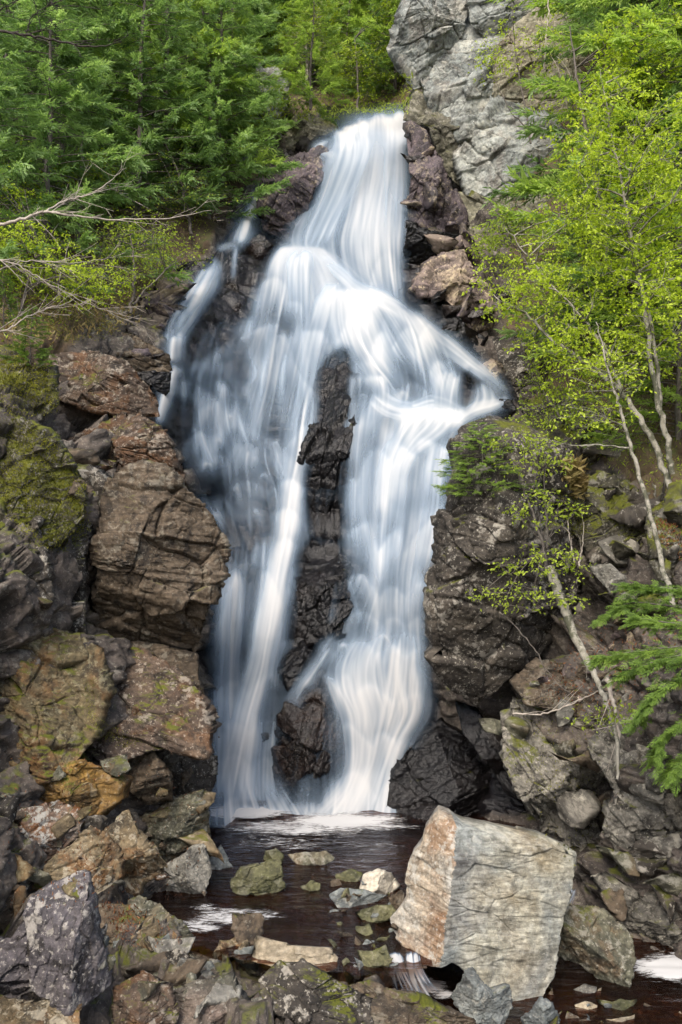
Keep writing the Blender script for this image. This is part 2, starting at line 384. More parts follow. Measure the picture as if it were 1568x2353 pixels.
# ------------------------------------------------------------------ the gorge: one terrain sheet
CTRL = np.array([
 # lip of the fall and the bed behind it
 (850,288,26.0),(700,290,26.3),(935,300,25.4),(780,272,28.5),(900,272,28.5),(850,240,31.5),(850,100,38),(850,-50,43),(850,-400,52),
 # the face under the fall
 (820,450,23.7),(820,560,22.4),(650,600,22.2),(800,700,21.2),(600,800,20.4),(900,800,20.0),(1100,880,19.2),(760,800,20.4),(760,1000,19.0),
 (500,1000,18.8),(950,1000,18.7),(480,1150,18.0),(760,1250,17.6),(900,1250,17.5),(650,1500,16.7),(850,1500,16.6),(600,1850,15.9),(850,1870,15.8),(1000,1650,15.9),(1100,1800,15.2),(700,1700,16.2),(520,1850,15.8),(490,1780,15.7),(500,1600,16.3),
 # left hillside
 (380,800,18.2),(200,700,18),(0,700,16),(400,450,23.5),(0,450,22),(550,400,25.2),(620,300,28),(680,430,25.2),(600,480,24.8),(300,200,32),(0,0,36),(500,0,40),(700,100,37),(300,-400,52),(-300,300,26),(-400,-300,44),(-400,700,15),
 # left bank
 (0,1200,12.2),(200,1000,14.6),(350,1200,14.8),(400,1450,14.6),(0,1700,11.0),(300,1700,12.4),(420,1850,13.6),(0,2100,9.6),(300,2150,10.4),(0,2353,8.1),(300,2353,8.6),(600,2353,8.7),(-400,1200,9.5),(-400,1800,8),(-400,2353,6.2),(0,2700,6.3),(400,2700,6.7),
 (480,1100,17.6),(440,1700,14.4),(440,1950,13.2),(400,2060,12.0),(450,2200,10.35),(560,2250,9.75),
 # pool and stream bed
 (600,1950,14.6),(800,1950,14.6),(600,2080,12.5),(800,2080,12.5),(700,2150,11.6),(900,2150,11.7),(950,2000,13.8),(980,2250,11.0),(1100,2353,10.0),(1300,2300,10.4),(1450,2250,10.9),(1568,2300,10.4),(1200,2500,8.8),(1568,2500,8.8),(1200,2700,7.7),(800,2500,7.9),(800,2340,8.9),(1900,2353,9.4),
 # right cliff and bank
 (960,350,25.6),(1000,100,27),(1250,300,24),(1250,0,26),(1250,-400,29),(1100,600,22.2),(1150,750,20.9),(1200,900,18.8),(1300,700,19.2),(1568,300,20),(1568,-300,24),(1568,700,17.2),(1400,900,17.6),(1568,1000,15.8),(1300,1000,16.8),
 (1250,1200,15.9),(1060,1300,16.0),(1500,1300,13.6),(1568,1500,12),(1300,1500,13.9),(1100,1560,15.2),(1250,1780,13.6),(1500,1800,11.9),(1568,2050,10.9),(1300,1980,13.0),(1480,2150,11.4),(1900,300,18),(1900,1000,13),(1900,1600,10.5),(1900,2050,9.5),(2000,-300,22),
], float)

def rbf_fit(C):
    X = C[:, :2] / 1000.0; n = len(X)
    r = np.linalg.norm(X[:, None] - X[None], axis=2)
    A = np.where(r > 0, r * r * np.log(r + 1e-12), 0) + np.eye(n) * 1e-3
    Pm = np.hstack([np.ones((n, 1)), X])
    K = np.block([[A, Pm], [Pm.T, np.zeros((3, 3))]])
    return X, np.linalg.solve(K, np.concatenate([C[:, 2], np.zeros(3)]))
_RX, _RW = rbf_fit(CTRL)
def terr(x, y):
    x = np.asarray(x, float); y = np.asarray(y, float); sh = x.shape
    Q = np.stack([x.ravel(), y.ravel()], -1) / 1000.0; out = np.zeros(len(Q)); n = len(_RX)
    for i in range(0, len(Q), 40000):
        q = Q[i:i + 40000]; r = np.linalg.norm(q[:, None] - _RX[None], axis=2)
        out[i:i + 40000] = np.where(r > 0, r * r * np.log(r + 1e-12), 0) @ _RW[:n] + _RW[n] + q @ _RW[n + 1:]
    return out.reshape(sh)

def poly_in(x, y, poly, soft=40.0):
    """1 inside, 0 outside, soft edge in drawing units"""
    p = np.asarray(poly, float); q = np.roll(p, -1, axis=0); ins = np.zeros(x.shape, bool); dist = np.full(x.shape, 1e9)
    for (x0, y0), (x1, y1) in zip(p, q):
        c = ((y0 > y) != (y1 > y)) & (x < (x1 - x0) * (y - y0) / (y1 - y0 + 1e-9) + x0); ins ^= c
        L = (x1 - x0) ** 2 + (y1 - y0) ** 2; t = np.clip(((x - x0) * (x1 - x0) + (y - y0) * (y1 - y0)) / L, 0, 1)
        dist = np.minimum(dist, np.hypot(x - x0 - t * (x1 - x0), y - y0 - t * (y1 - y0)))
    return sstep(-soft, soft, np.where(ins, dist, -dist))

NX, NY = 460, 640
gx = np.unique(np.concatenate([np.linspace(-420, -40, 40), np.linspace(-40, 1610, NX - 80), np.linspace(1610, 1990, 42)])); gy = np.concatenate([np.linspace(-380, -25, 40), np.linspace(-20, 2370, NY - 70), np.linspace(2380, 2690, 30)]); NX, NY = len(gx), len(gy)
GX, GY = np.meshgrid(gx, gy)
GD = terr(GX, GY)
TV = P(GX, GY, GD)
# normals of the smooth sheet
tu = np.gradient(TV, axis=1); tv = np.gradient(TV, axis=0)
TN = nrm(np.cross(tv, tu)); TN *= np.sign(-TN[..., 1:2] + 0.3 * TN[..., 2:3] + 1e-9)
WETP = [(760,240),(950,240),(960,500),(960,640),(1080,800),(1190,900),(1060,980),(1010,1250),(970,1480),(1010,1660),(1200,1850),(950,1930),(470,1900),(470,1500),(520,1250),(400,1050),(340,950),(360,780),(480,600),(600,400)]
VEGP = [(-500,-500),(960,-500),(930,240),(780,240),(640,330),(560,430),(480,560),(380,640),(250,720),(150,800),(60,860),(-500,900)]
VEGR = [(1180,500),(1320,-500),(2100,-500),(2100,1500),(1568,1250),(1400,1050),(1230,950),(1150,760)]
BED = [(470,1880),(1000,1890),(1000,2150),(1250,2220),(1600,2150),(2100,2150),(2100,2500),(900,2420),(860,2250),(560,2170),(420,2120)]
wet = poly_in(GX, GY, WETP, 45); veg = np.maximum(poly_in(GX, GY, VEGP, 60), poly_in(GX, GY, VEGR, 60)); bed = poly_in(GX, GY, BED, 35)
Q = TV.reshape(-1, 3)
ca, sa = math.cos(0.5), math.sin(0.5)
QS = np.stack([Q[:, 0] * ca - Q[:, 2] * sa, Q[:, 1] * 0.9, (Q[:, 0] * sa + Q[:, 2] * ca) * 1.5], -1)
f1, e1 = worley(QS / 1.5 + 0.25 * fbm(Q / 1.3, 3, 2)[:, None], 11)
f2, e2 = worley(QS / 0.5 + 0.2 * fbm(Q / 0.4, 5, 2)[:, None], 23)
fb = fbm(Q / 0.6, 7, 4)
amp = (1 - 0.75 * veg.ravel()) * (1 - 0.75 * bed.ravel()) * (1 - 0.5 * wet.ravel()) * (1 - 0.85 * poly_in(GX, GY, [(730,230),(965,230),(965,340),(700,340)], 30).ravel())
f3, e3 = worley(QS / 0.2 + 0.15 * fbm(Q / 0.2, 6, 2)[:, None], 31)
disp = amp * (0.26 * f1 + 0.10 * f2 + 0.035 * f3 + 0.03 * fb - 0.12 * sstep(0.12, 0.0, e1) - 0.05 * sstep(0.12, 0.0, e2)) + veg.ravel() * 0.25 * fbm(Q / 1.6, 9, 3)
TV = TV + TN * disp.reshape(NY, NX)[..., None]
mb = MB(); mb.add(TV.reshape(-1, 3), grid_faces(NY, NX), wet=wet.ravel(), veg=veg.ravel())
tag(link('terrain', mb.mesh('terrain'), M_TERR), kind='structure')

def ground(x, y):
    """displaced terrain point at drawing position"""
    i = np.clip(np.searchsorted(gy, np.asarray(y, float)), 0, NY - 1)
    j = np.clip(np.searchsorted(gx, np.asarray(x, float)), 0, NX - 1)
    return TV[i, j]

# wide ground under and behind everything, out to the horizon
mb = MB(); a = np.linspace(-160, 160, 41); X, Y = np.meshgrid(a, a)
R_ = np.hypot(X, Y - 10)
Z = -1.6 + 0.02 * np.maximum(R_ - 30, 0) + 1.5 * sstep(30, 90, R_) * fbm(np.stack([X.ravel(), Y.ravel(), 0 * X.ravel()], -1) / 40, 4, 3).reshape(X.shape)
Z = np.where((np.abs(X) < 40) & (Y > 5) & (Y < 60), -3.0, Z)
mb.add(np.stack([X, Y, Z], -1).reshape(-1, 3), grid_faces(41, 41), wet=0.0, veg=1.0)
tag(link('ground', mb.mesh('ground'), M_TERR), kind='structure')
# ------------------------------------------------------------------ rocks
def rock_mesh(name, poly, d, dep=0.55, planes=None, k=4.0, ta=0.0, tb=-0.25, strata=0.35, aniso=1.8, rough=1.0, nfac=7, back=0.7, res=1.0, seed=None, step=0.0, split=None):
    seed = seed_of(name + str(poly[0])) if seed is None else seed
    rg = np.random.default_rng(seed)
    p = np.asarray(poly, float)
    q = np.roll(p, -1, axis=0); cr = p[:, 0] * q[:, 1] - q[:, 0] * p[:, 1]; A = cr.sum() / 2
    c = ((p + q) * cr[:, None]).sum(0) / (6 * A)
    A_px = abs(A); df = d - 0.55 * dep * math.sqrt(A_px / pi) * KPX * d      # size is taken at the front of the rock
    m = KPX * df
    lo = np.stack([(p[:, 0] - c[0]) * m, -(p[:, 1] - c[1]) * m], -1)
    R = math.sqrt(abs(A) / pi) * m; Rpx = R / m
    nth = int(np.clip(Rpx * 2.6 * res, 40, 340)); ns = int(np.clip(Rpx * 0.5 * res, 10, 70)); nb = max(5, ns // 4)
    th = np.arange(nth) * 2 * pi / nth; u = np.stack([np.cos(th), np.sin(th)], -1)
    a = lo; e = np.roll(lo, -1, axis=0) - lo
    den = u[:, 0][:, None] * e[None, :, 1] - u[:, 1][:, None] * e[None, :, 0]
    den = np.where(np.abs(den) < 1e-9, 1e-9, den)
    t = (a[None, :, 0] * e[None, :, 1] - a[None, :, 1] * e[None, :, 0]) / den
    w_ = (a[None, :, 0] * u[:, 1][:, None] - a[None, :, 1] * u[:, 0][:, None]) / den
    ok = (t > 0) & (w_ >= -1e-6) & (w_ <= 1 + 1e-6)
    rho = np.where(ok, t, 0).max(1); rho = np.where(rho > 0, rho, R)
    s = np.concatenate([np.linspace(0, 1, ns) ** 0.8, np.linspace(1, 0, nb)[1:]])
    front = np.concatenate([np.ones(ns, bool), np.zeros(nb - 1, bool)])
    S, TH = np.meshgrid(s, th, indexing='ij')
    a_ = S * rho[None, :] * np.cos(TH); b_ = S * rho[None, :] * np.sin(TH)
    g = (1 - np.minimum(S, 1) ** k) ** (1 / k)
    C = dep * R * g
    an, bn = a_ / R, b_ / R
    pl = list(planes) if planes is not None else []
    for i in range(nfac):
        az = rg.uniform(0, 2 * pi); sl = rg.uniform(0.2, 1.15) * dep / 0.55
        pl.append((sl * math.cos(az), sl * math.sin(az), dep * rg.uniform(0.7, 1.05)))
    for ca_, cb_, c0 in pl: C = np.minimum(C, R * (c0 + ca_ * an + cb_ * bn))
    C = np.where(front[:, None], C, -back * dep * R * g)
    C = C + ta * a_ + tb * b_
    V = np.stack([a_, -C, b_], -1)
    tu = np.gradient(V, axis=0); tv = np.roll(V, -1, 1) - np.roll(V, 1, 1)
    N = np.cross(tu, tv); ctr = V.mean((0, 1)); sg = np.sign(((V - ctr) * N).sum(-1).mean()); N = nrm(N * sg)
    N[0] = (0, -1, 0); N[-1] = (0, 1, 0)
    n_ = V.reshape(-1, 3); Nn = N.reshape(-1, 3)
    W0 = n_ + rg.uniform(-50, 50, 3)
    # bedding frame
    cs, sn = math.cos(strata), math.sin(strata)
    B = np.stack([W0[:, 0] * cs + W0[:, 2] * sn, W0[:, 1], (-W0[:, 0] * sn + W0[:, 2] * cs) * aniso], -1)
    Lr = max(R, 0.12)
    w1, e1 = worley(B / (0.75 * Lr) + 0.10 * fbm(W0 / (0.6 * Lr), seed % 97, 2)[:, None], seed % 991)
    w2, e2 = worley(B / (0.27 * Lr) + 0.12 * fbm(W0 / (0.25 * Lr), seed % 89, 2)[:, None], seed % 977)
    w3, e3 = worley(B / (0.105 * Lr) + 0.12 * fbm(W0 / (0.1 * Lr), seed % 87, 2)[:, None], seed % 967)
    h = 0.055 * Lr * w1 + 0.014 * Lr * w2 + 0.0045 * Lr * w3 - 0.05 * Lr * sstep(0.05, 0, e1) - 0.018 * Lr * sstep(0.06, 0, e2) * (0.4 + (w1 > 0))
    h += 0.008 * Lr * fbm(W0 / (0.16 * Lr), seed % 83, 3)
    fs = min(0.10, 0.12 * Lr)
    h += 0.010 * fs / 0.10 * fbm(B / fs, seed % 79, 3, 0.6)
    if step:
        qz = B[:, 2] / aniso / step + 0.5 * fbm(W0 / (0.8 * Lr), seed % 71, 2); iq = np.floor(qz).astype(np.int64); z0 = np.zeros_like(iq)
        h += (hsh(iq, z0, z0, seed % 61) / 4294967295.0 - 0.5) * step * 0.55
    h *= rough
    V = (n_ + Nn * h[:, None]).reshape(V.shape)
    V[0] = V[0].mean(0); V[-1] = V[-1].mean(0)
    pc = P(c[0], c[1], df); pc[1] = d
    zb = V[..., 2].min()
    for _ in range(2):                       # fit the finished rock's size and place to the outline
        ex, ey = proj((V + pc).reshape(-1, 3)); bx = (ex.min(), ex.max(), ey.min(), ey.max()); tx = (p[:, 0].min(), p[:, 0].max(), p[:, 1].min(), p[:, 1].max())
        f_ = np.clip([(tx[1] - tx[0]) / (bx[1] - bx[0]), 1, (tx[3] - tx[2]) / (bx[3] - bx[2])], 0.7, 1.3); V = V * f_
        ex, ey = proj((V + pc).reshape(-1, 3))
        pc = pc + np.array([((tx[0] + tx[1]) - (ex.min() + ex.max())) / 2 * KPX * d, 0, -((tx[2] + tx[3]) - (ey.min() + ey.max())) / 2 * KPX * d])
    zb = V[..., 2].min()
    V = V - np.array([0, 0, zb])
    F = grid_faces(len(s), nth, True)[:, ::-1]
    if split is not None:                    # two faces of one rock that meet in a ridge
        left = ((an - split[0] - split[1] * bn) < 0.015 * vnoise(W0 * 9, 3).reshape(an.shape)).ravel()
        fl = left[F].mean(1) > 0.5; out = []
        for k_, nm_ in ((~fl, name), (fl, split[2])):
            us = np.unique(F[k_]); mp_ = np.zeros(V.shape[0] * V.shape[1], int); mp_[us] = np.arange(len(us))
            mb = MB(); mb.add(V.reshape(-1, 3)[us], mp_[F[k_]]); out.append(mb.mesh(nm_))
        return out, pc + np.array([0, 0, zb])
    mb = MB(); mb.add(V.reshape(-1, 3), F)
    me = mb.mesh(name, smooth=True)
    return me, pc + np.array([0, 0, zb])

def rock(name, label, mat, poly, d, cat='rock', parent=None, group=None, **kw):
    me, loc = rock_mesh(name, poly, d, **kw)
    if parent is not None:
        o = link(name, me, _rk[mat], parent, loc - np.array(parent.location))
    else:
        o = tag(link(name, me, _rk[mat], None, loc), label, cat, group)
    return o

# ---- the grey cliff on the right of the fall: one thing of several faces
cl = link('rock_cliff', None, None, None, P(1150, 560, 22))
tag(cl, 'tall pale grey rock cliff with dark cracks right of the waterfall top', 'cliff')
for nm, mt, d, kw, po in [
 ('rock_face', 'cliff_grey', 24.3, dict(dep=0.30,tb=-0.05,rough=0.75,res=1.3,nfac=9,strata=0.9), [(945,-80),(922,40),(905,80),(888,120),(908,160),(955,214),(985,300),(1040,430),(1075,540),(1200,600),(1310,560),(1360,300),(1380,-80)]),
 ('overhang', 'cliff_grey', 23.9, dict(dep=0.45,tb=0.1,ta=-0.1), [(950,-60),(926,40),(908,80),(892,120),(912,160),(952,210),(1002,205),(1030,160),(1055,100),(1072,60),(1090,0),(1085,-60)]),
 ('rock_face', 'cliff_grey', 23.9, dict(rough=0.8,dep=0.32,tb=-0.1), [(1030,90),(1120,50),(1166,100),(1160,200),(1146,270),(1100,318),(1050,330),(994,262),(975,190)]),
 ('rock_face', 'cliff_grey', 24.0, dict(rough=0.7,dep=0.28,tb=-0.05), [(1060,-60),(1330,-60),(1270,30),(1200,94),(1140,110),(1075,66)]),
 ('rock_face', 'cliff_tan', 23.8, dict(rough=0.8,dep=0.25,tb=-0.1), [(1140,106),(1250,14),(1370,-40),(1390,220),(1340,370),(1236,275),(1125,238)]),
 ('rock_face', 'cliff_grey', 23.4, dict(rough=0.8,dep=0.3,tb=-0.12), [(1075,302),(1135,216),(1240,240),(1330,320),(1310,480),(1150,505),(1065,450),(1035,350)]),
 ('mossy_foot', 'cliff_mossy', 22.6, dict(dep=0.4,tb=-0.3), [(1040,430),(1150,460),(1310,440),(1310,600),(1160,660),(1075,580)]),
 ('rock_face', 'cliff_mossy', 23.9, dict(dep=0.4,tb=-0.1), [(950,205),(1010,246),(1060,320),(1078,450),(1015,400),(978,305),(925,280),(932,240)]),
 ]:
    rock(nm, None, mt, po, d, parent=cl, **kw)

ROCKS = [
# purple and cream rocks at the right edge of the upper fall
('rock_slab','violet rock slab leaning along the right edge of the upper waterfall','violet_wet',22.9,dict(dep=0.45,tb=-0.2,strata=1.1),[(925,275),(979,296),(990,350),(1010,372),(1040,440),(1080,520),(1034,545),(970,535),(925,515),(930,420)]),
('lichen_rock','violet rock with cream lichen blotches right of the middle of the waterfall','cream_spotted',20.4,dict(dep=0.6,tb=-0.3,strata=0.8),[(975,592),(1014,577),(1072,572),(1090,636),(1132,662),(1146,750),(1096,772),(1059,762),(1029,718),(1004,690),(958,682),(936,664)]),
('ledge_rock','dark wet ledge under the violet slab beside the falling water','wet',21.8,dict(dep=0.5,tb=0.2),[(930,505),(1000,530),(1060,530),(1090,575),(1020,590),(960,610),(925,600)]),
('ledge_rock','dark wet ledge below the cream-blotched rock','wet',20.2,dict(dep=0.5),[(945,690),(1010,688),(1060,755),(1130,780),(1150,840),(1080,815),(1010,780),(960,740)]),
('small_rock','small pale-topped rock at the water edge below the cream-blotched rock','cream_spotted',19.4,dict(dep=0.7),[(1090,846),(1128,822),(1162,842),(1180,890),(1134,880)]),
# left of the lip
('rock_pillar','grey lichen-covered rock pillar rising left of the waterfall lip','cliff_grey',26.3,dict(dep=0.6,tb=-0.2,strata=1.0),[(588,152),(640,144),(672,176),(668,280),(648,312),(654,355),(612,412),(556,446),(546,370),(572,308),(612,276),(584,222)]),
('mossy_rock','grey and moss-yellow rock hump just left of the waterfall lip','cliff_mossy',26.0,dict(dep=0.6,tb=-0.4),[(652,300),(700,254),(768,280),(790,310),(730,345),(650,368)]),
('layered_rock','slate-violet layered rock wedge between the side stream and the upper fall','violet_wet',23.9,dict(dep=0.5,tb=-0.3,strata=-0.6,step=0.12),[(598,418),(650,368),(742,333),(785,362),(725,450),(690,540),(650,556),(600,535),(586,475)]),
('small_rock','reddish-brown wet rock at the foot of the side stream first drop','wet_brown',22.7,dict(dep=0.6),[(540,575),(600,536),(628,558),(668,552),(645,606),(592,648),(548,620)]),
('ridge_rock','rust-brown rock ridge between the side stream and the main fall','wet_brown',20.8,dict(dep=0.6,tb=-0.3,strata=-0.9,step=0.07),[(422,778),(450,727),(515,650),(545,655),(560,704),(545,770),(495,812),(435,826)]),
('bank_rock','dark bank rock under bare twigs left of the side stream','wet_brown',20.4,dict(dep=0.55,tb=-0.4),[(300,656),(400,622),(475,592),(492,599),(442,682),(384,716),(336,704)]),
('bank_rock','dark crevice rock above the ledges left of the side stream','mossy',19.6,dict(dep=0.4,tb=-0.2),[(300,700),(380,705),(400,760),(385,810),(330,790),(290,750)]),
# rocks standing in the fall
('rock_column','tall dark wet rock column standing in the middle of the waterfall','wet',18.5,dict(dep=0.6,tb=-0.66,strata=1.2,rough=1.0,nfac=6),[(744,815),(780,785),(812,800),(832,870),(824,930),(818,1010),(826,1100),(816,1255),(706,1255),(680,1150),(682,1080),(708,1000),(714,900),(732,840)]),
('wet_rock','jagged dark rock below the tall column in the waterfall','wet',16.85,dict(dep=0.65,tb=-0.48,strata=0.7),[(664,1270),(714,1226),(772,1246),(822,1310),(850,1380),(800,1465),(742,1470),(690,1490),(648,1478),(654,1400),(674,1340)]),
('wet_rock','rounded dark rock in the waterfall between the jagged rock and the lowest one','wet',16.2,dict(dep=0.7),[(636,1534),(676,1452),(722,1458),(750,1505),(706,1556),(660,1592)]),
('wet_rock','lowest big brown-black rock standing in the waterfall above the pool','wet_brown',15.75,dict(dep=0.7,tb=-0.3,strata=1.2),[(622,1704),(640,1615),(695,1560),(742,1530),(786,1600),(806,1700),(810,1800),(780,1890),(640,1890),(624,1790)]),
('wet_rock','dark rock hump behind thin strands at the left of the lower fall','wet',16.75,dict(dep=0.6),[(536,1334),(574,1288),(618,1296),(626,1370),(600,1470),(570,1570),(544,1510)]),
('wet_rock','dark hump behind water left of the lowest big rock','wet',16.25,dict(dep=0.6),[(578,1650),(618,1552),(652,1580),(646,1690),(620,1800),(580,1760)]),
('wet_rock','dark domed rock with arching water at the left of the middle fall','wet',18.0,dict(dep=0.6),[(436,1120),(474,1056),(512,1066),(528,1130),(505,1195),(455,1180)]),
('wet_rock','green-black rock beside the side stream last drop','wet',18.6,dict(dep=0.6),[(378,1000),(403,904),(440,905),(480,935),(470,1005),(420,1050)]),
('wet_rock','black rock at the right end of the waterfall middle ledge','wet',19.2,dict(dep=0.6),[(1048,850),(1080,836),(1112,876),(1100,940),(1066,956)]),
('wet_rock','small round wet rock at the tip of the right water ledge','wet',17.8,dict(dep=0.7),[(1128,950),(1150,915),(1178,918),(1190,945),(1165,965)]),
('wet_rock','dark hump seen through the water in the upper middle fall','wet',20.3,dict(dep=0.5),[(570,800),(605,760),(640,790),(630,850),(590,870)]),
# big rock and bank on the right
('big_rock','huge dark lichen-speckled rock wall on the right of the lower waterfall','lichened',14.3,dict(dep=0.75,tb=-0.10,ta=0.05,k=2.2,strata=-0.3,nfac=3,rough=0.8,planes=[(0.5,0.1,0.8),(-0.45,-0.3,0.8)]),[(1033,1015),(1042,1060),(1025,1110),(1010,1180),(1000,1260),(984,1325),(971,1390),(979,1454),(1007,1530),(1034,1570),(1066,1602),(1094,1624),(1130,1595),(1178,1552),(1250,1510),(1320,1440),(1360,1300),(1360,1130),(1310,1030),(1210,975),(1120,955),(1066,978)]),
('wet_boulder','smooth black wet boulder at the pool edge right of the waterfall foot','wet',15.0,dict(dep=0.6,tb=-0.35,k=2.4,rough=0.7),[(885,1890),(905,1790),(928,1720),(970,1668),(1020,1648),(1064,1676),(1124,1740),(1184,1800),(1224,1880),(1150,1905),(1000,1900)]),
('wedge_rock','black angular rock blade under the huge speckled rock','wet',14.2,dict(dep=0.5,ta=0.4),[(1046,1610),(1096,1620),(1140,1690),(1176,1780),(1220,1850),(1170,1830),(1110,1745),(1060,1680)]),
('crag','pale grey craggy outcrop with yellow moss behind the striped boulder','crag',13.0,dict(dep=0.55,tb=-0.35,strata=-0.9,step=0.14),[(1146,1722),(1160,1650),(1200,1600),(1275,1606),(1356,1676),(1392,1760),(1372,1850),(1400,1960),(1330,1960),(1255,1915),(1212,1860),(1170,1795)]),
('crag','grey craggy outcrop on the right edge below the hemlock boughs','crag',11.9,dict(dep=0.5,tb=-0.3,strata=-0.9,step=0.14),[(1348,1724),(1420,1660),(1500,1640),(1600,1620),(1680,1800),(1660,2000),(1560,2050),(1480,2060),(1400,1990),(1366,1900),(1386,1800)]),
('crag','low grey rock face above the right stream rapid','crag',11.4,dict(dep=0.5,tb=-0.2,strata=0.7,step=0.1),[(1356,2020),(1400,2004),(1450,2040),(1510,2040),(1600,2030),(1680,2200),(1560,2210),(1500,2206),(1450,2180),(1400,2100)]),
('crag','brown rock step under the dead fallen trunk','brown',13.2,dict(dep=0.5,tb=-0.5,strata=0.3),[(1170,1570),(1240,1510),(1320,1530),(1380,1590),(1350,1660),(1270,1630),(1200,1620)]),
('crag','mossy rock face behind the thin birch stems on the right bank','mossy',14.4,dict(dep=0.45,tb=-0.3),[(1300,1120),(1400,1080),(1490,1120),(1500,1230),(1440,1300),(1360,1300),(1310,1230)]),
('crag','dark rock face at the right edge above the hemlock boughs','mossy',13.4,dict(dep=0.45,tb=-0.3),[(1480,1180),(1560,1140),(1640,1200),(1640,1360),(1540,1370),(1490,1300)]),
('tilted_slab','pale tilted slab with striped surface on the right bank','grey',13.3,dict(dep=0.5,tb=-0.5,ta=0.2,strata=-0.6),[(1346,1300),(1398,1294),(1436,1327),(1446,1352),(1394,1370),(1372,1342)]),
('crag','wet dark rock face under the leaning birch','mossy',16.6,dict(dep=0.4,tb=-0.4),[(1190,920),(1300,900),(1400,960),(1420,1060),(1330,1090),(1230,1010)]),
('crag','shadowed rock below the cream-blotched rock and shrubs','lichened',18.6,dict(dep=0.45,tb=-0.4),[(1130,770),(1230,760),(1280,850),(1260,940),(1190,940),(1150,860)]),
# left bank
('big_boulder','huge brown overhanging boulder left of the lower waterfall','brown',13.3,dict(dep=0.62,tb=0.05,ta=0.05,k=2.6,strata=-0.15,planes=[(0.0,0.85,0.75),(-0.75,0.1,0.72),(0.1,-0.55,0.62)],nfac=2,step=0.05),[(203,1445),(250,1468),(350,1484),(450,1500),(482,1440),(502,1384),(522,1350),(533,1280),(527,1240),(502,1188),(455,1138),(424,1108),(380,1072),(326,1056),(268,1072),(238,1120),(224,1200),(214,1300),(206,1400)]),
('ledge_rock','maroon-topped rock ledge stacked on the huge brown boulder','maroon',14.6,dict(dep=0.5,tb=-0.5,strata=-0.3,step=0.1),[(140,1018),(270,952),(320,946),(384,994),(404,1026),(410,1064),(434,1115),(420,1128),(350,1100),(250,1092),(165,1060)]),
('ledge_rock','sloping maroon rock slab above the side stream last drop','maroon',15.4,dict(dep=0.45,tb=-0.6,strata=-0.35,step=0.09),[(110,806),(210,804),(304,840),(356,905),(368,960),(322,955),(250,950),(150,920),(128,859)]),
('ledge_rock','dark layered rock ledge beside the side stream pool','brown',17.0,dict(dep=0.45,tb=-0.4,strata=-0.3,step=0.1),[(160,772),(280,758),(352,790),(388,818),(398,854),(340,900),(300,850),(220,838)]),
('ledge_rock','black recessed rock under the layered ledge by the side stream','wet',16.6,dict(dep=0.35,tb=0.1),[(290,850),(395,850),(392,900),(365,930),(330,900)]),
('mossy_rock','dark rock block with white lichen left of the huge brown boulder','lichened',13.0,dict(dep=0.5,tb=-0.1),[(120,1060),(230,1080),(262,1110),(235,1200),(222,1330),(205,1480),(110,1470),(80,1400),(110,1250)]),
('mossy_rock','dark speckled rock at the left edge under the moss bank','lichened',12.0,dict(dep=0.5,tb=-0.1),[(-60,1200),(40,1210),(110,1270),(130,1400),(100,1440),(-20,1440),(-60,1400)]),
('mossy_rock','greenish lichen rock face in the hollow under the huge boulder left side','lichened',12.6,dict(dep=0.4,tb=0.0),[(60,1390),(200,1380),(210,1490),(110,1480),(50,1450)]),
('mossy_rock','rounded rock wholly grown with green moss on the left edge','mossy',12.7,dict(dep=0.55,tb=-0.5,nfac=2),[(-60,960),(40,955),(120,1010),(190,1110),(205,1200),(150,1265),(60,1260),(10,1190),(-60,1190)]),
('mossy_rock','mossy stump-shaped rock on the left edge above the moss bank','mossy',14.0,dict(dep=0.6,tb=-0.4),[(-60,790),(20,800),(70,850),(120,840),(140,930),(100,970),(20,950),(-60,960)]),
('under_rock','smooth dark rock in the shade beneath the huge brown boulder','brown',13.3,dict(dep=0.35,tb=-0.2,rough=0.7),[(200,1455),(350,1470),(450,1494),(468,1580),(480,1640),(400,1620),(280,1560),(205,1520)]),
('ledge_slab','ochre-green sloping rock slab at the left edge','ochre',11.6,dict(dep=0.35,tb=-0.75,strata=-0.25,k=6,nfac=3,step=0.06),[(-80,1420),(60,1430),(140,1455),(230,1500),(270,1600),(260,1700),(200,1775),(90,1800),(-80,1815)]),
('ledge_slab','wide maroon rock slab with mossy cracks beside the waterfall foot','maroon',12.4,dict(dep=0.35,tb=-0.7,strata=-0.35,k=6,nfac=3,step=0.06),[(150,1500),(300,1486),(372,1518),(445,1578),(494,1640),(506,1684),(502,1745),(420,1720),(320,1745),(250,1775),(150,1760),(150,1640)]),
('stacked_block','dark angular block under the maroon slab at the water edge','lichened',12.9,dict(dep=0.5,tb=0.0),[(385,1705),(450,1725),(503,1742),(500,1805),(472,1850),(400,1845),(360,1790)]),
('stacked_block','grey-brown block under the front of the maroon slab','brown',12.0,dict(dep=0.5,tb=-0.1),[(285,1745),(360,1725),(400,1770),(400,1840),(340,1850),(305,1810)]),
('orange_rock','orange-yellow stained rock on the left bank','orange',11.1,dict(dep=0.55,tb=-0.3,strata=-0.1),[(36,1800),(62,1776),(200,1744),(262,1772),(308,1805),(304,1846),(262,1878),(214,1900),(168,1850),(100,1838),(36,1832)]),
('small_slab','flat grey-green stone lying on the orange rock','greygreen',11.3,dict(dep=0.5,tb=-0.5),[(230,1745),(286,1732),(303,1765),(276,1786),(242,1770)]),
('rust_rock','white and rust-red blotched rock below the orange rock','rusty',10.5,dict(dep=0.5,tb=-0.25),[(40,1850),(125,1838),(204,1868),(186,1920),(105,1990),(28,2042),(14,2010),(36,1925)]),
('rust_rock','brown-orange boulder wedged behind the standing violet slab','tan',10.2,dict(dep=0.55,tb=-0.3),[(95,1985),(195,1896),(242,1914),(284,1972),(290,2030),(218,2066),(150,2040),(85,2016)]),
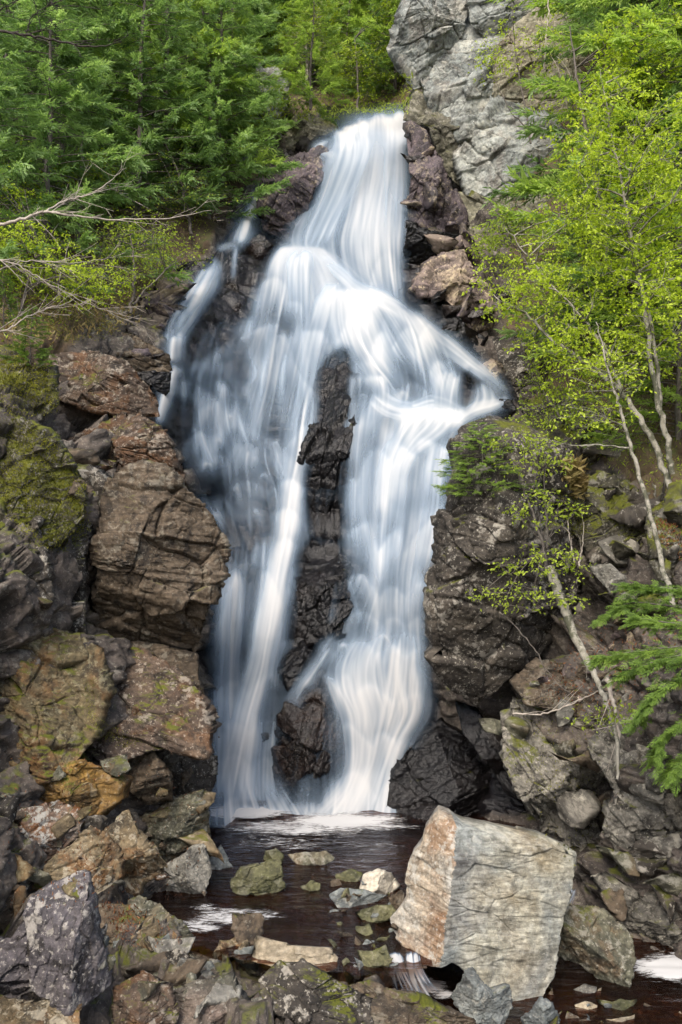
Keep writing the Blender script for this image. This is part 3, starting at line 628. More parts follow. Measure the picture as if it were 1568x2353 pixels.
('tan_rock','tan rock with yellow stain between the brown boulder and the pool','tan',10.9,dict(dep=0.55,tb=-0.3,strata=0.6),[(234,1905),(294,1860),(328,1906),(364,1942),(386,1985),(374,2012),(334,2028),(322,2062),(292,2052),(276,1975)]),
('bank_rock','grey-green layered rock at the pool left edge under the maroon slab','greygreen',12.2,dict(dep=0.5,tb=-0.2,strata=0.3,step=0.1),[(318,1885),(400,1836),(472,1812),(480,1855),(486,1930),(440,1962),(380,1982),(346,1940)]),
('bank_rock','smooth grey slab rock at the left waterline','grey',11.8,dict(dep=0.45,tb=-0.3,strata=-0.8),[(372,1990),(440,1938),(464,1940),(488,2005),(470,2052),(424,2078),(388,2058),(370,2030)]),
('bank_rock','small blue-grey rock at the left pool edge','slate',12.6,dict(dep=0.6),[(478,1965),(505,1940),(545,1995),(545,2026),(490,2030)]),
('edge_rock','dark layered rock sliver on the left picture edge','lichened',9.8,dict(dep=0.5,tb=0,strata=1.3,step=0.05),[(-60,1820),(44,1836),(28,1990),(8,2056),(-60,2070)]),
('standing_slab','tall violet-grey slab standing upright in the lower left foreground','purple',8.3,dict(dep=0.7,tb=-0.15,k=7,strata=1.35,aniso=3,planes=[(0.25,0.0,0.45),(-1.5,0.1,0.95),(0.1,-0.6,0.75)],nfac=0,step=0.07,rough=0.5),[(58,2056),(175,1998),(202,2003),(212,2070),(227,2150),(238,2200),(260,2265),(258,2308),(186,2340),(122,2298),(84,2280),(72,2175),(52,2095)]),
('violet_rock','violet-brown rock behind the standing slab at the left edge','purple',8.6,dict(dep=0.5,tb=-0.3),[(-60,2150),(12,2150),(46,2108),(66,2180),(86,2285),(40,2310),(-60,2310)]),
('corner_rock','brown rock filling the bottom left corner','tan',7.9,dict(dep=0.5,tb=-0.6),[(-60,2305),(60,2284),(130,2288),(168,2315),(190,2400),(-60,2410)]),
('dark_rock','dark rock on the left edge between the rusty rock and violet rock','brown',9.6,dict(dep=0.4,tb=-0.2),[(-60,2040),(40,2030),(70,2060),(50,2130),(0,2160),(-60,2160)]),
('speckled_rock','brown speckled rock at the bottom edge right of the standing slab','maroon',8.3,dict(dep=0.55,tb=-0.5),[(254,2268),(320,2230),(384,2272),(416,2338),(400,2400),(262,2400)]),
('pink_rock','pink and green stained rock at the bottom edge','pinkgreen',8.5,dict(dep=0.5,tb=-0.5),[(388,2275),(450,2246),(534,2238),(560,2300),(570,2400),(410,2400)]),
('dark_rock','large grey speckled rock at the bottom centre','lichened',8.5,dict(dep=0.55,tb=-0.5,strata=-0.5),[(590,2262),(636,2212),(692,2204),(764,2246),(856,2330),(868,2400),(590,2400),(602,2310)]),
('dark_rock','long brown-green rock at the bottom right of centre','brown',8.6,dict(dep=0.5,tb=-0.5,strata=-0.4),[(770,2280),(850,2254),(914,2272),(984,2292),(1034,2318),(1096,2355),(1110,2410),(820,2410)]),
('sandy_slab','flat sandy-tan slab lying at the front edge of the pool','sandy',10.0,dict(dep=0.35,tb=-0.7,rough=0.6,nfac=2),[(586,2152),(645,2156),(760,2166),(778,2190),(772,2222),(740,2234),(675,2218),(578,2214)]),
('striped_block','black angular block with pale striped top in the rubble','lichened',9.3,dict(dep=0.6,tb=-0.4,strata=-0.5,step=0.03),[(372,2204),(410,2178),(454,2204),(446,2240),(416,2250)]),
('flat_slab','grey slab leaning at the left of the foam patch','greygreen',10.3,dict(dep=0.45,tb=-0.4,ta=-0.2),[(336,2094),(366,2074),(420,2112),(446,2150),(440,2168),(350,2118)]),
('flat_slab','grey slab end on above the rubble, next to the tan rock','greygreen',10.4,dict(dep=0.45,tb=-0.4),[(292,2066),(320,2056),(364,2080),(342,2120),(294,2090)]),
('rubble_rock','brown dirt-covered rock between the standing slab and leaning slabs','brown',9.9,dict(dep=0.4,tb=-0.6),[(215,2080),(290,2075),(350,2120),(420,2160),(400,2190),(300,2185),(230,2160)]),
# rocks in the pool
('pool_rock','olive-brown flat-topped rock standing in the pool','olive',12.0,dict(dep=0.55,tb=-0.4,nfac=3),[(528,2030),(548,1988),(646,1972),(658,2046),(622,2060),(533,2056)]),
('pool_rock','small rock behind the flat-topped pool rock','olive',13.0,dict(dep=0.6),[(603,1985),(612,1956),(634,1948),(654,1965),(648,1992)]),
('pool_rock','low grey-green rock in the pool middle','greygreen',12.9,dict(dep=0.6,tb=-0.5),[(660,1968),(700,1956),(748,1954),(770,1976),(700,1998)]),
('pool_rock','little dark stone in the pool right of the flat-topped rock','olive',12.2,dict(dep=0.7),[(690,2044),(715,2022),(738,2034),(730,2060)]),
('pale_boulder','rounded cream-white boulder at the right pool edge','cream',12.0,dict(dep=0.75,tb=-0.2,k=2.2,rough=0.5,nfac=2),[(826,2040),(834,2010),(868,1995),(900,2010),(921,2050),(886,2068),(840,2062)]),
('flat_slab','flat dark green slab in front of the cream boulder','slate',11.5,dict(dep=0.45,tb=-0.7,rough=0.6),[(756,2056),(784,2040),(836,2040),(892,2065),(846,2092),(780,2088)]),
('pool_rock','olive boulder in the water below the flat green slab','olive',11.0,dict(dep=0.7,tb=-0.3,k=2.4,rough=0.6),[(816,2108),(868,2078),(902,2078),(918,2100),(902,2126),(850,2132)]),
('pool_rock','small olive stone touching the olive boulder','olive',10.7,dict(dep=0.7,rough=0.6),[(816,2130),(850,2122),(862,2148),(828,2160)]),
('pool_rock','round olive stone above the small chute','olive',10.2,dict(dep=0.7,rough=0.6,k=2.3),[(820,2192),(886,2170),(899,2200),(880,2236),(838,2232)]),
('pool_rock','brown half-sunk stone at the pool right of the low rock','olive',12.6,dict(dep=0.5,tb=-0.5),[(770,2010),(810,1996),(836,2006),(820,2036),(776,2034)]),
('pool_rock','dark stone between the cream boulder and the striped boulder','slate',11.8,dict(dep=0.6),[(890,2075),(925,2058),(945,2080),(925,2110),(900,2105)]),
# striped boulder and its neighbours
('rock_toe','blue-grey pointed rock in front of the striped boulder foot','slate',9.6,dict(dep=0.55,tb=-0.3,strata=0.9,planes=[(0.6,0.2,0.55),(-0.7,0.1,0.6)],nfac=1),[(1034,2298),(1072,2228),(1090,2222),(1134,2280),(1178,2262),(1180,2325),(1160,2365),(1096,2365)]),
('grey_boulder','grey-brown angular boulder right of the striped boulder','greygreen',10.55,dict(dep=0.6,tb=-0.2,strata=-0.9,planes=[(0.7,0.35,0.6),(-0.35,-0.15,0.6)],nfac=2),[(1286,2078),(1384,2092),(1446,2134),(1464,2172),(1443,2215),(1441,2255),(1426,2282),(1384,2272),(1336,2236),(1246,2212),(1276,2140)]),
('pointed_stone','blue-grey pointed stone at the bottom edge in the stream','slate',9.0,dict(dep=0.6,planes=[(0.9,0.2,0.5),(-0.8,0.2,0.5)],nfac=0),[(1196,2352),(1242,2288),(1264,2298),(1290,2352),(1270,2390),(1210,2390)]),
('stream_stone','round grey stone in the stream below the grey-brown boulder','grey',10.3,dict(dep=0.8,k=2.2,rough=0.5,nfac=1),[(1318,2274),(1345,2260),(1372,2268),(1366,2290),(1330,2294)]),
('stream_stone','brown flat stone under the stream at the right','olive',10.1,dict(dep=0.5,tb=-0.6,rough=0.5),[(1370,2310),(1420,2296),(1465,2310),(1440,2334),(1384,2334)]),
('stream_stone','small brown stone in the stream right of the pointed stone','sandy',9.7,dict(dep=0.6,rough=0.5),[(1320,2312),(1350,2300),(1374,2314),(1360,2338),(1326,2336)]),
('foot_rock','black rock standing for the dark hollow under the striped boulder left side','wet',10.7,dict(dep=0.5),[(955,2205),(1024,2170),(1068,2200),(1080,2240),(1040,2290),(990,2260)]),  # black colour stands for the dark cave under the boulder
]
for nm, lab, mt, d, kw, po in ROCKS:
    if nm in ('pool_rock', 'pale_boulder', 'stream_stone') or 'flat dark green slab' in lab:      # stands in the water: its foot at the waterline
        q_ = np.array(po, float); d = dz(q_[:, 1].max() - 5, -0.42 if nm == 'stream_stone' else 0.0) + 0.12
    rock(nm, lab, mt, po, d, **kw)

# ---- the big striped boulder: two faces meeting in a ridge
sb = link('striped_boulder', None, None, None, P(1150, 2300, 10.2))
tag(sb, 'large pale boulder with striped bedding and a rust-stained left side in front of the pool', 'boulder')
BP = [(1009,1850),(1032,1858),(1062,1878),(1134,1895),(1249,1923),(1326,1960),(1316,2005),(1286,2100),(1272,2165),(1256,2245),(1228,2300),(1206,2330),(1176,2318),(1130,2290),(1084,2244),(1060,2212),(1022,2184),(955,2210),(912,2178),(896,2140),(932,2085),(932,2025),(937,1985),(968,1935),(978,1895)]
(bm_a, bm_b), bl = rock_mesh('striped_face', BP, 10.45, dep=0.62, k=8, nfac=0, ta=-0.05, tb=-0.16, strata=-0.22, aniso=4, rough=0.22, step=0.022, res=1.25, planes=[(1.35,-0.18,1.19),(-0.22,0.03,0.40),(-0.1,-0.75,1.0),(-1.6,0.0,1.75)], split=(-0.505, 0.135, 'rough_side'))
for nm, me_, mt in (('striped_face', bm_a, 'boulder'), ('rough_side', bm_b, 'boulder_side')): link(nm, me_, _rk[mt], sb, bl - np.array(sb.location))
# ------------------------------------------------------------------ water
wf = link('waterfall', None, None, None, P(700, 1880, 15.3))
tag(wf, 'tall white silky waterfall fanning down dark rock into a brown pool', 'waterfall', kind='structure')
_nv = [0]
CELL = 2.2; WX0, WX1, WY0, WY1 = 330.0, 1215.0, 235.0, 1905.0
WNX, WNY = int((WX1 - WX0) / CELL), int((WY1 - WY0) / CELL)
RGW = np.random.default_rng(5); WN = np.convolve(RGW.normal(0, 1, 404), [0.25, 0.5, 0.25, 0.1, 0.05], 'valid') * 0.9
_gx, _gy = np.meshgrid(WX0 + np.arange(WNX) * CELL, WY0 + np.arange(WNY) * CELL)
def _vn(ax, ay, sd): return vnoise(np.stack([_gx.ravel() / ax, _gy.ravel() / ay, 0 * _gx.ravel()], -1), sd).reshape(_gx.shape)
PART = (5.0 - 3.0 * sstep(1200, 1450, _gy)) * _vn(60, 170, 71) + 1.5 * _vn(24, 110, 72)        # the rock underneath parts and gathers the strands
_ph = _gy / 118.0 + 0.34 * np.abs(np.sin(pi * (_gx / 78.0 + 0.8 * _vn(140, 160, 75)))) + 0.9 * _vn(150, 260, 76)
_saw = _ph - np.floor(_ph)                                     # water gathers white at each small ledge and thins below it
LEDGE = np.clip(1.0 + sstep(540, 660, _gy) * (1 - 0.5 * sstep(1250, 1450, _gy)) * (0.55 + 0.25 * _vn(120, 120, 77)) * (np.where(_saw < 0.07, 1.3 * _saw / 0.07 - 0.6, 0.7 - 1.35 * (_saw - 0.07) / 0.93)) + 0.25 * _vn(40, 50, 73), 0.1, 2)
_lx = WX0 + np.arange(WNX) * CELL; LIPN = np.clip((915 - _lx) / 150, 0, 1) * 20 + 9 * vnoise(np.stack([_lx / 17, 0 * _lx, 0 * _lx], -1), 78) + 4 * vnoise(np.stack([_lx / 6, 0 * _lx, 0 * _lx], -1), 79)
LAY = np.zeros((2, 4, WNY, WNX))           # two sheets, four strand widths; water thickness
def veil(name, rows, dens=0.8, off=0.5, hollow=0.0, soft=0.3, ft=0.06, fb=0.15, perp=False, rim=0.0, bulge=0):
    """strands of one tongue of water; rows are (centre x, y, half width) from lip to foot"""
    _nv[0] += 1; rg = np.random.default_rng(1000 + _nv[0])
    r = np.array([tuple(q)[:3] for q in rows], float)
    L = np.hypot(np.diff(r[:, 0]), np.diff(r[:, 1])).sum(); nt = int(L / 1.6) + 8
    q = smooth_path(r, nt); q[:, 2] = np.maximum(q[:, 2], 1.0)
    K = int(q[:, 2].mean() * 2.4) + 12
    t = np.linspace(0, 1, nt)
    if perp:
        T = nrm(np.gradient(q[:, :2], axis=0)); ac = np.stack([-T[:, 1], T[:, 0]], -1); ac *= np.where(ac[:, :1] < 0, -1, 1)
    else: ac = np.tile(np.array([[1.0, 0.0]]), (nt, 1))
    s = np.linspace(-1, 1, K) + rg.normal(0, 1.2 / K, K); s = np.clip(s, -1.04, 1.04)
    wander = np.stack([np.interp(t * L / 190.0 + 3.3 * i, np.arange(400) * 0.5, WN[(np.arange(400) + 53 * _nv[0]) % 400]) for i in rg.random(K) * 20]) * min(0.16, 7.0 / max(q[:, 2].mean(), 1))
    S = s[:, None] + wander
    X = q[:, 0] + ac[:, 0] * q[:, 2] * S; Y = q[:, 1] + ac[:, 1] * q[:, 2] * S
    jx, jy = np.clip(((X - WX0) / CELL).astype(int), 0, WNX - 1), np.clip(((Y - WY0) / CELL).astype(int), 0, WNY - 1)
    Y = Y + sstep(350, 275, Y) * LIPN[jx]; X = X + PART[jy, jx]; brk = LEDGE[jy, jx]
    ed = 1 - np.abs(s)
    wt = sstep(-0.02, max(soft, 0.05), ed) if not hollow else (0.25 + np.exp(-((ed - 0.12) / 0.13) ** 2) * 1.6)
    am = wt * np.exp(rg.normal(-0.25, 0.75, K)) * dens
    t0 = rg.random(K) ** 2 * (0.10 + ft) * (0.3 if rim else 1); t1 = 1 - rg.random(K) ** 1.5 * (fb * 1.1)
    lng = sstep(0, ft + 0.02, t[None] - t0[:, None]) * sstep(0, fb * 0.8 + 0.02, t1[:, None] - t[None] + 0.01)
    lng = lng * (0.85 + 0.3 * np.interp(t[None] * L / 60 + 180 * rg.random((K, 1)), np.arange(400) * 0.5, WN))
    if rim: lng = lng * (1 + rim * 3 * np.exp(-(t / 0.08) ** 2)[None])
    dl = L / nt
    mass = am[:, None] * np.maximum(lng, 0) * np.clip(brk, 0.1, 2) * (2 * q[:, 2] * dl)[None] / K / CELL ** 2
    cls = rg.choice(4, K, p=[0.29, 0.33, 0.24, 0.14]); sh = 1 if off >= 0.7 else 0
    gxf = (X - WX0) / CELL; gyf = (Y - WY0) / CELL; ix = np.floor(gxf).astype(int); iy = np.floor(gyf).astype(int); fx = gxf - ix; fy = gyf - iy
    for c in range(4):
        k = cls == c
        for a_, b_, w_ in ((0, 0, (1 - fx) * (1 - fy)), (1, 0, fx * (1 - fy)), (0, 1, (1 - fx) * fy), (1, 1, fx * fy)):
            jx, jy = (ix + a_)[k].ravel(), (iy + b_)[k].ravel(); ok = (jx >= 0) & (jx < WNX) & (jy >= 0) & (jy < WNY)
            LAY[sh, c] += np.bincount((jy * WNX + jx)[ok], (mass * w_)[k].ravel()[ok], WNX * WNY).reshape(WNY, WNX)

def blur(A, sg):
    r = int(sg * 3) + 1; k = np.exp(-0.5 * (np.arange(-r, r + 1) / sg) ** 2); k /= k.sum()
    B = np.pad(A, ((r, r), (0, 0))); C_ = sum(k[i] * B[i:i + A.shape[0]] for i in range(2 * r + 1))
    B = np.pad(C_, ((0, 0), (r, r))); return sum(k[i] * B[:, i:i + A.shape[1]] for i in range(2 * r + 1))

def small_fall(name, rows, dd, parent, soft=0.5, dens=1.0):
    """a short sheet of white water with its own distances"""
    r = np.array([q[:3] for q in rows], float); nt, ns = 40, 26; q = smooth_path(r, nt); s = np.linspace(-1, 1, ns)
    X = q[:, 0][:, None] + q[:, 2][:, None] * s; Y = q[:, 1][:, None] + 0 * X + 4 * np.abs(s) ** 2
    D = np.interp(np.linspace(0, 1, nt), np.linspace(0, 1, len(dd)), dd)[:, None] - 0.06 * (1 - s ** 2)[None]
    st = fbm(np.stack([(s * 6)[None] + 0 * X, np.linspace(0, 1.2, nt)[:, None] + 0 * X, 0 * X + q[0, 0]], -1).reshape(-1, 3), 4, 3).reshape(X.shape)
    t = np.linspace(0, 1, nt)[:, None]
    a = dens * sstep(0, soft, 1 - np.abs(s))[None] * sstep(0, 0.15, t) * sstep(0, 0.55, 1 - t + 0.15 * st) * (0.85 + 0.6 * st)
    mb = MB(); mb.add(P(X, Y, D + 0 * X).reshape(-1, 3) - np.array(parent.location), grid_faces(nt, ns), dens=np.clip(a, 0, 1).ravel())
    return link(name, mb.mesh(name), M_FALL, parent)

def rows(*r): return [((a + b) / 2, y, (b - a) / 2) + tuple(k) for y, a, b, *k in r]

# thin backing veils
veil('thin_veil', rows((560,620,760),(640,560,880),(760,500,1000),(880,430,1080),(1000,420,1050),(1150,440,1020),(1300,500,990)), 0.30, 0.12, soft=0.35)
veil('thin_veil', rows((1200,500,720),(1350,490,700),(1500,480,680),(1700,480,660),(1870,475,660)), 0.34, 0.15, soft=0.3)
veil('thin_veil', rows((960,800,1040),(1150,790,1020),(1300,800,990),(1450,740,985),(1600,720,990),(1750,720,930),(1870,690,905)), 0.3, 0.2, soft=0.25)
veil('thin_veil', rows((700,520,640),(780,450,640),(860,425,640),(950,405,620),(1040,420,600),(1130,440,600),(1230,495,620),(1320,520,640)), 0.40, 0.2, soft=0.25, fb=0.3)
veil('thin_veil', rows((820,430,600),(900,410,600),(1000,415,620),(1100,435,680),(1240,500,690)), 0.3, 0.85, soft=0.4, fb=0.4)
veil('thin_veil', rows((900,790,880),(1000,780,870),(1150,770,860),(1280,780,870),(1420,740,880)), 0.45, 0.8, soft=0.4, fb=0.4)
veil('base_spray', rows((1740,500,640),(1800,485,680),(1850,475,720),(1900,470,760)), 0.9, 0.9, soft=0.4, ft=0.75, fb=0.02)
veil('base_spray', rows((1760,700,920),(1820,690,930),(1870,680,930),(1905,660,930)), 0.9, 0.95, soft=0.4, ft=0.75, fb=0.02)
# upper drop
veil('upper_veil', rows((266,812,934),(285,775,940),(330,768,942),(400,730,940),(480,695,938),(560,668,930),(660,720,930),(730,790,935)), 0.72, 0.35, soft=0.12, ft=0.02, fb=0.2)
veil('upper_veil', rows((270,842,930),(330,836,936),(420,822,936),(520,810,932),(620,815,930),(720,850,930)), 1.0, 0.6, soft=0.3, ft=0.02, fb=0.25)
veil('upper_jet', rows((300,760,860),(360,752,860),(440,725,830),(520,695,790),(590,672,760)), 0.55, 0.7, soft=0.5, ft=0.1)
veil('lip_froth', [(870,262,14),(872,275,20),(874,300,26)], 0.9, 0.85, soft=0.6, fb=0.5)
veil('lip_froth', [(912,264,12),(912,278,16),(910,300,22)], 0.9, 0.85, soft=0.6, fb=0.5)
veil('lip_froth', [(830,270,14),(828,284,20),(826,310,26)], 0.9, 0.85, soft=0.6, fb=0.5)
veil('lip_froth', rows((268,775,938),(290,765,944),(330,765,946),(380,760,946)), 0.95, 0.75, soft=0.2, ft=0.05, fb=0.6)
veil('lip_froth', [(900,268,25),(905,300,30),(905,380,34),(905,480,36),(905,600,30)], 0.9, 0.85, soft=0.6, fb=0.4)
veil('spill', [(765,300,8),(735,325,10),(725,345,12),(760,360,18),(800,365,10)], 0.5, 0.6, soft=0.6, perp=True)
# second step: the crest left of centre
veil('crest_fan', rows((566,655,735),(585,630,765),(620,606,800),(680,590,830),(760,575,820),(860,560,790),(960,540,760),(1060,520,720)), 0.72, 0.55, soft=0.35, ft=0.05, fb=0.5, rim=0.3)
veil('crest_jet', rows((570,668,728),(620,645,735),(720,640,740),(840,650,745),(960,650,735)), 0.75, 0.75, soft=0.7, fb=0.6)
veil('crest_edge', [(730,585,14),(775,620,18),(815,655,20),(850,680,24),(900,705,26),(950,740,28)], 0.75, 0.8, perp=True, soft=0.7)
veil('middle_fan', rows((660,760,880),(700,745,930),(760,740,985),(820,755,1030),(880,810,1070),(930,850,1080)), 0.75, 0.7, soft=0.4, fb=0.5, rim=0.2)
veil('middle_jet', [(820,665,30),(835,720,45),(850,790,50),(880,860,50),(905,930,55)], 0.8, 0.85, soft=0.7, fb=0.4)
veil('middle_jet', [(925,705,20),(960,750,40),(985,810,50),(1000,880,55),(1005,950,60)], 0.8, 0.85, soft=0.7, fb=0.4)
veil('middle_jet', [(770,640,20),(745,700,30),(725,780,34),(710,880,34),(700,960,34)], 0.7, 0.9, soft=0.7, fb=0.3)
# right shoulder
veil('shoulder_stream', [(940,715,14),(985,760,20),(1040,805,22),(1085,840,18),(1125,872,14),(1180,922,9)], 0.95, 0.8, perp=True, soft=0.6)
veil('shoulder_spray', [(1178,916,8),(1130,932,16),(1090,945,20),(1055,968,22),(1030,1000,22)], 0.8, 0.85, perp=True, soft=0.6)
veil('shoulder_drop', rows((850,1000,1070),(900,990,1060),(960,985,1060)), 0.6, 0.7, soft=0.5, fb=0.4)
veil('shoulder_drop', rows((875,1080,1130),(920,1075,1150),(960,1050,1120)), 0.5, 0.9, soft=0.5, fb=0.4)
veil('crest_edge', [(860,905,30),(900,935,34),(950,945,30),(1000,935,36),(1050,955,30),(1080,970,20)], 0.6, 0.9, perp=True, soft=0.7)
# right curtain
veil('right_curtain', rows((930,880,1075),(970,870,1070),(1030,862,1046),(1120,852,1030),(1220,846,1012),(1320,845,992),(1420,850,980),(1500,845,985),(1560,840,985)), 0.66, 0.6, soft=0.2, ft=0.03, fb=0.2)
veil('right_curtain', rows((935,930,1070),(980,895,1060),(1060,880,960),(1180,866,940),(1300,860,930),(1420,860,930)), 0.72, 0.85, soft=0.5, fb=0.3, rim=0.3)
veil('curtain_jet', [(1010,1000,30),(1000,1080,32),(990,1180,30),(975,1280,26),(955,1380,26),(935,1460,40)], 0.85, 0.95, soft=0.7, fb=0.3)
veil('curtain_jet', [(900,1000,26),(885,1100,24),(880,1200,22),(876,1320,24),(880,1430,30)], 0.8, 1.0, soft=0.7, fb=0.3)
veil('side_drop', rows((860,805,880),(900,800,890),(980,800,880),(1080,800,860),(1200,790,850)), 0.55, 0.75, soft=0.5, ft=0.05, fb=0.6, hollow=0.3, rim=0.3)
# left jet to the pool
veil('left_jet', [(725,850,34),(705,940,40),(690,1040,38),(668,1140,36),(655,1230,34),(642,1310,34),(628,1390,38),(612,1470,34),(596,1550,38),(572,1640,44),(552,1740,48),(530,1860,56)], 0.95, 0.8, soft=0.55, ft=0.08, fb=0.06)
veil('left_jet', [(700,1000,20),(676,1120,20),(655,1260,22),(640,1360,20),(618,1450,20)], 0.9, 1.0, soft=0.8, ft=0.2, fb=0.2)
veil('left_fan', rows((1010,540,640),(1060,500,660),(1130,490,690),(1220,500,690),(1300,520,690)), 0.5, 0.6, soft=0.4, fb=0.6)
for cx, cy, wd, ht, dn in [(505,1008,38,130,0.6),(575,1020,42,170,0.75),(610,1088,40,160,0.85),(480,1064,42,130,0.8),(545,900,36,140,0.5),(480,935,30,110,0.65),(590,1050,30,120,0.6),(655,1085,26,120,0.6),(560,775,30,150,0.4),(640,770,32,160,0.4),(885,880,34,110,0.6),(985,930,44,120,0.7),(850,690,36,110,0.6),(900,720,34,110,0.6),(780,680,30,110,0.55),(1030,830,34,110,0.6),(960,800,34,130,0.5),(835,905,30,90,0.8),(930,900,34,90,0.8),(1010,870,28,80,0.8),(875,770,30,90,0.7),(700,640,34,120,0.6),(450,985,26,90,0.7),(530,955,28,90,0.6),(635,1015,26,100,0.7),(540,1120,30,120,0.7),(500,1180,26,110,0.6),(590,1170,26,110,0.6),(790,1480,34,90,0.8),(880,1460,44,110,0.8),(945,1500,30,100,0.7),(760,1560,24,100,0.6),(900,1570,36,110,0.6),(830,1320,26,100,0.6)]:
    # water arching over a hump: a bright rim with a darker middle
    rw = [(cx, cy + ht * u, wd * math.sqrt(u + 0.004) * (1.0 if u < 0.5 else 0.8 + 0.4 * u)) for u in (0, 0.02, 0.06, 0.14, 0.26, 0.45, 0.7, 1.0)]
    veil('arching_water', rw, dn, 0.62, hollow=0.75, soft=0.35, ft=0.01, fb=0.65, bulge=0.3, rim=0.25)
for q in [[(560,775,5),(572,830,6),(566,880,7),(545,910,12)],[(570,800,4),(585,860,6),(560,900,5)],[(545,780,4),(535,830,6),(540,900,8),(535,960,10)],[(620,790,5),(605,850,8),(600,910,10),(600,980,14)],[(660,800,7),(650,880,10),(648,960,12)],[(520,830,5),(500,880,8),(490,930,10)],
          [(475,930,8),(470,960,12),(460,1000,14)],[(430,930,4),(425,980,6),(425,1030,8)],[(640,700,8),(620,780,12),(600,860,14)],[(600,660,10),(580,740,14),(565,800,16)]]:
    veil('strand', q, 0.62, 0.75, soft=0.9, ft=0.15, fb=0.35, perp=True)
for q in [[(622,412,5),(596,446,8),(576,490,9),(562,530,10),(548,562,8)],[(612,425,4),(580,480,6),(560,540,7)],[(504,596,6),(484,640,9),(456,684,10),(424,728,10),(404,768,9)],[(494,606,4),(470,660,6),(440,705,6)],[(402,772,9),(398,800,9),(402,836,10)],[(408,842,8),(400,880,9),(384,925,9),(370,978,9)],[(416,845,5),(424,900,5),(420,960,6)]]:
    veil('side_strand', q, 1.2, 0.9, perp=True, soft=0.6, ft=0.04, fb=0.08)
# lower left curtain
veil('lower_left_curtain', rows((1300,530,560),(1360,515,570),(1460,498,565),(1600,490,560),(1740,486,560),(1868,478,640)), 0.62, 0.6, soft=0.4, fb=0.05)
veil('lower_left_curtain', rows((1290,600,690),(1340,590,690),(1430,580,670),(1520,565,650),(1640,545,640),(1760,520,640),(1868,490,650)), 0.62, 0.55, soft=0.4, fb=0.05)
veil('strand', [(530,1310,10),(520,1420,16),(512,1560,20),(508,1700,26),(505,1860,34)], 0.6, 0.8, soft=0.9)
veil('strand', [(560,1320,5),(556,1420,8),(550,1520,12)], 0.5, 0.85, soft=0.9, fb=0.4)
veil('strand', [(600,1560,14),(585,1640,16),(575,1720,20),(570,1850,26)], 0.6, 0.9, soft=0.9, fb=0.1)
# lower right fan
veil('lower_fan', rows((1380,845,960),(1450,800,975),(1520,750,986),(1580,748,992),(1640,775,992),(1700,788,955),(1760,790,925),(1820,760,908),(1885,690,900)), 0.62, 0.7, soft=0.3, ft=0.25, fb=0.04)
veil('lower_jet', [(845,1440,34),(818,1510,46),(815,1590,50),(828,1670,48),(832,1750,44),(815,1820,48),(785,1890,64)], 0.75, 0.95, soft=0.7, ft=0.12, fb=0.05)
veil('lower_jet', [(880,1430,16),(865,1500,20),(870,1580,24),(880,1660,24)], 0.7, 0.95, soft=0.8, ft=0.2, fb=0.3)
veil('lower_jet', [(960,1500,14),(962,1580,18),(945,1660,20),(900,1740,24)], 0.6, 0.95, soft=0.8, ft=0.2, fb=0.3)
veil('lower_jet', [(930,1440,34),(925,1520,44),(915,1600,50),(895,1680,44),(870,1760,44)], 0.75, 1.0, soft=0.7, fb=0.3)
veil('lower_spill', [(775,1455,14),(745,1500,24),(718,1545,24),(690,1585,26),(668,1640,26),(650,1720,30)], 0.42, 0.9, perp=True, soft=0.7)
veil('lower_spill', [(740,1540,8),(770,1590,14),(785,1660,18),(790,1740,22)], 0.6, 1.0, soft=0.7, fb=0.4)
veil('strand', [(775,1330,4),(768,1380,6),(762,1440,8)], 0.5, 1.0, soft=0.9); veil('strand', [(800,1330,5),(815,1380,6),(830,1440,8)], 0.5, 1.0, soft=0.9)
veil('lower_edge', rows((1690,880,950),(1740,880,930),(1800,880,915),(1880,860,905)), 0.5, 0.9, soft=0.6, fb=0.05)
veil('thin_veil', rows((1600,680,790),(1700,665,800),(1800,670,800),(1870,670,800)), 0.28, 0.95, soft=0.5, ft=0.3, fb=0.1)
# side stream on the left
veil('side_stream', [(628,408,5),(605,432,12),(585,470,18),(568,515,22),(556,545,24),(540,570,20)], 0.75, 0.5, perp=True, soft=0.5)
veil('side_stream', [(548,562,9),(520,566,8),(500,575,6)], 0.7, 0.6, perp=True, soft=0.5)
veil('side_stream', [(542,566,4),(539,600,5),(538,645,6)], 0.7, 0.9, soft=0.8)
veil('side_stream', [(506,590,9),(488,630,24),(462,675,30),(430,720,30),(404,765,26),(398,800,22)], 0.75, 0.6, perp=True, soft=0.4)
veil('side_stream', [(405,770,24),(402,800,24),(400,838,26)], 0.7, 0.75, soft=0.5)
veil('side_stream', [(412,838,14),(402,880,14),(386,920,16),(370,978,14)], 0.9, 0.7, perp=True, soft=0.5)

# ---- gather the strands into two sheets of water draped over the rock
GXW, GYW = np.meshgrid(WX0 + np.arange(WNX) * CELL, WY0 + np.arange(WNY) * CELL)
base_d = terr(GXW, GYW)
REG = [('side_stream', lambda x, y: (y < 990) & (x < np.interp(y, [235, 400, 560, 660, 830, 990], [0, 660, 575, 545, 450, 400]))), ('upper_drop', lambda x, y: y < 610), ('middle_cascade', lambda x, y: y < 960),
       ('lower_fan', lambda x, y: (y >= 1440) & (x > 670)), ('right_curtain', lambda x, y: x > 740), ('left_curtain', lambda x, y: x > -1)]
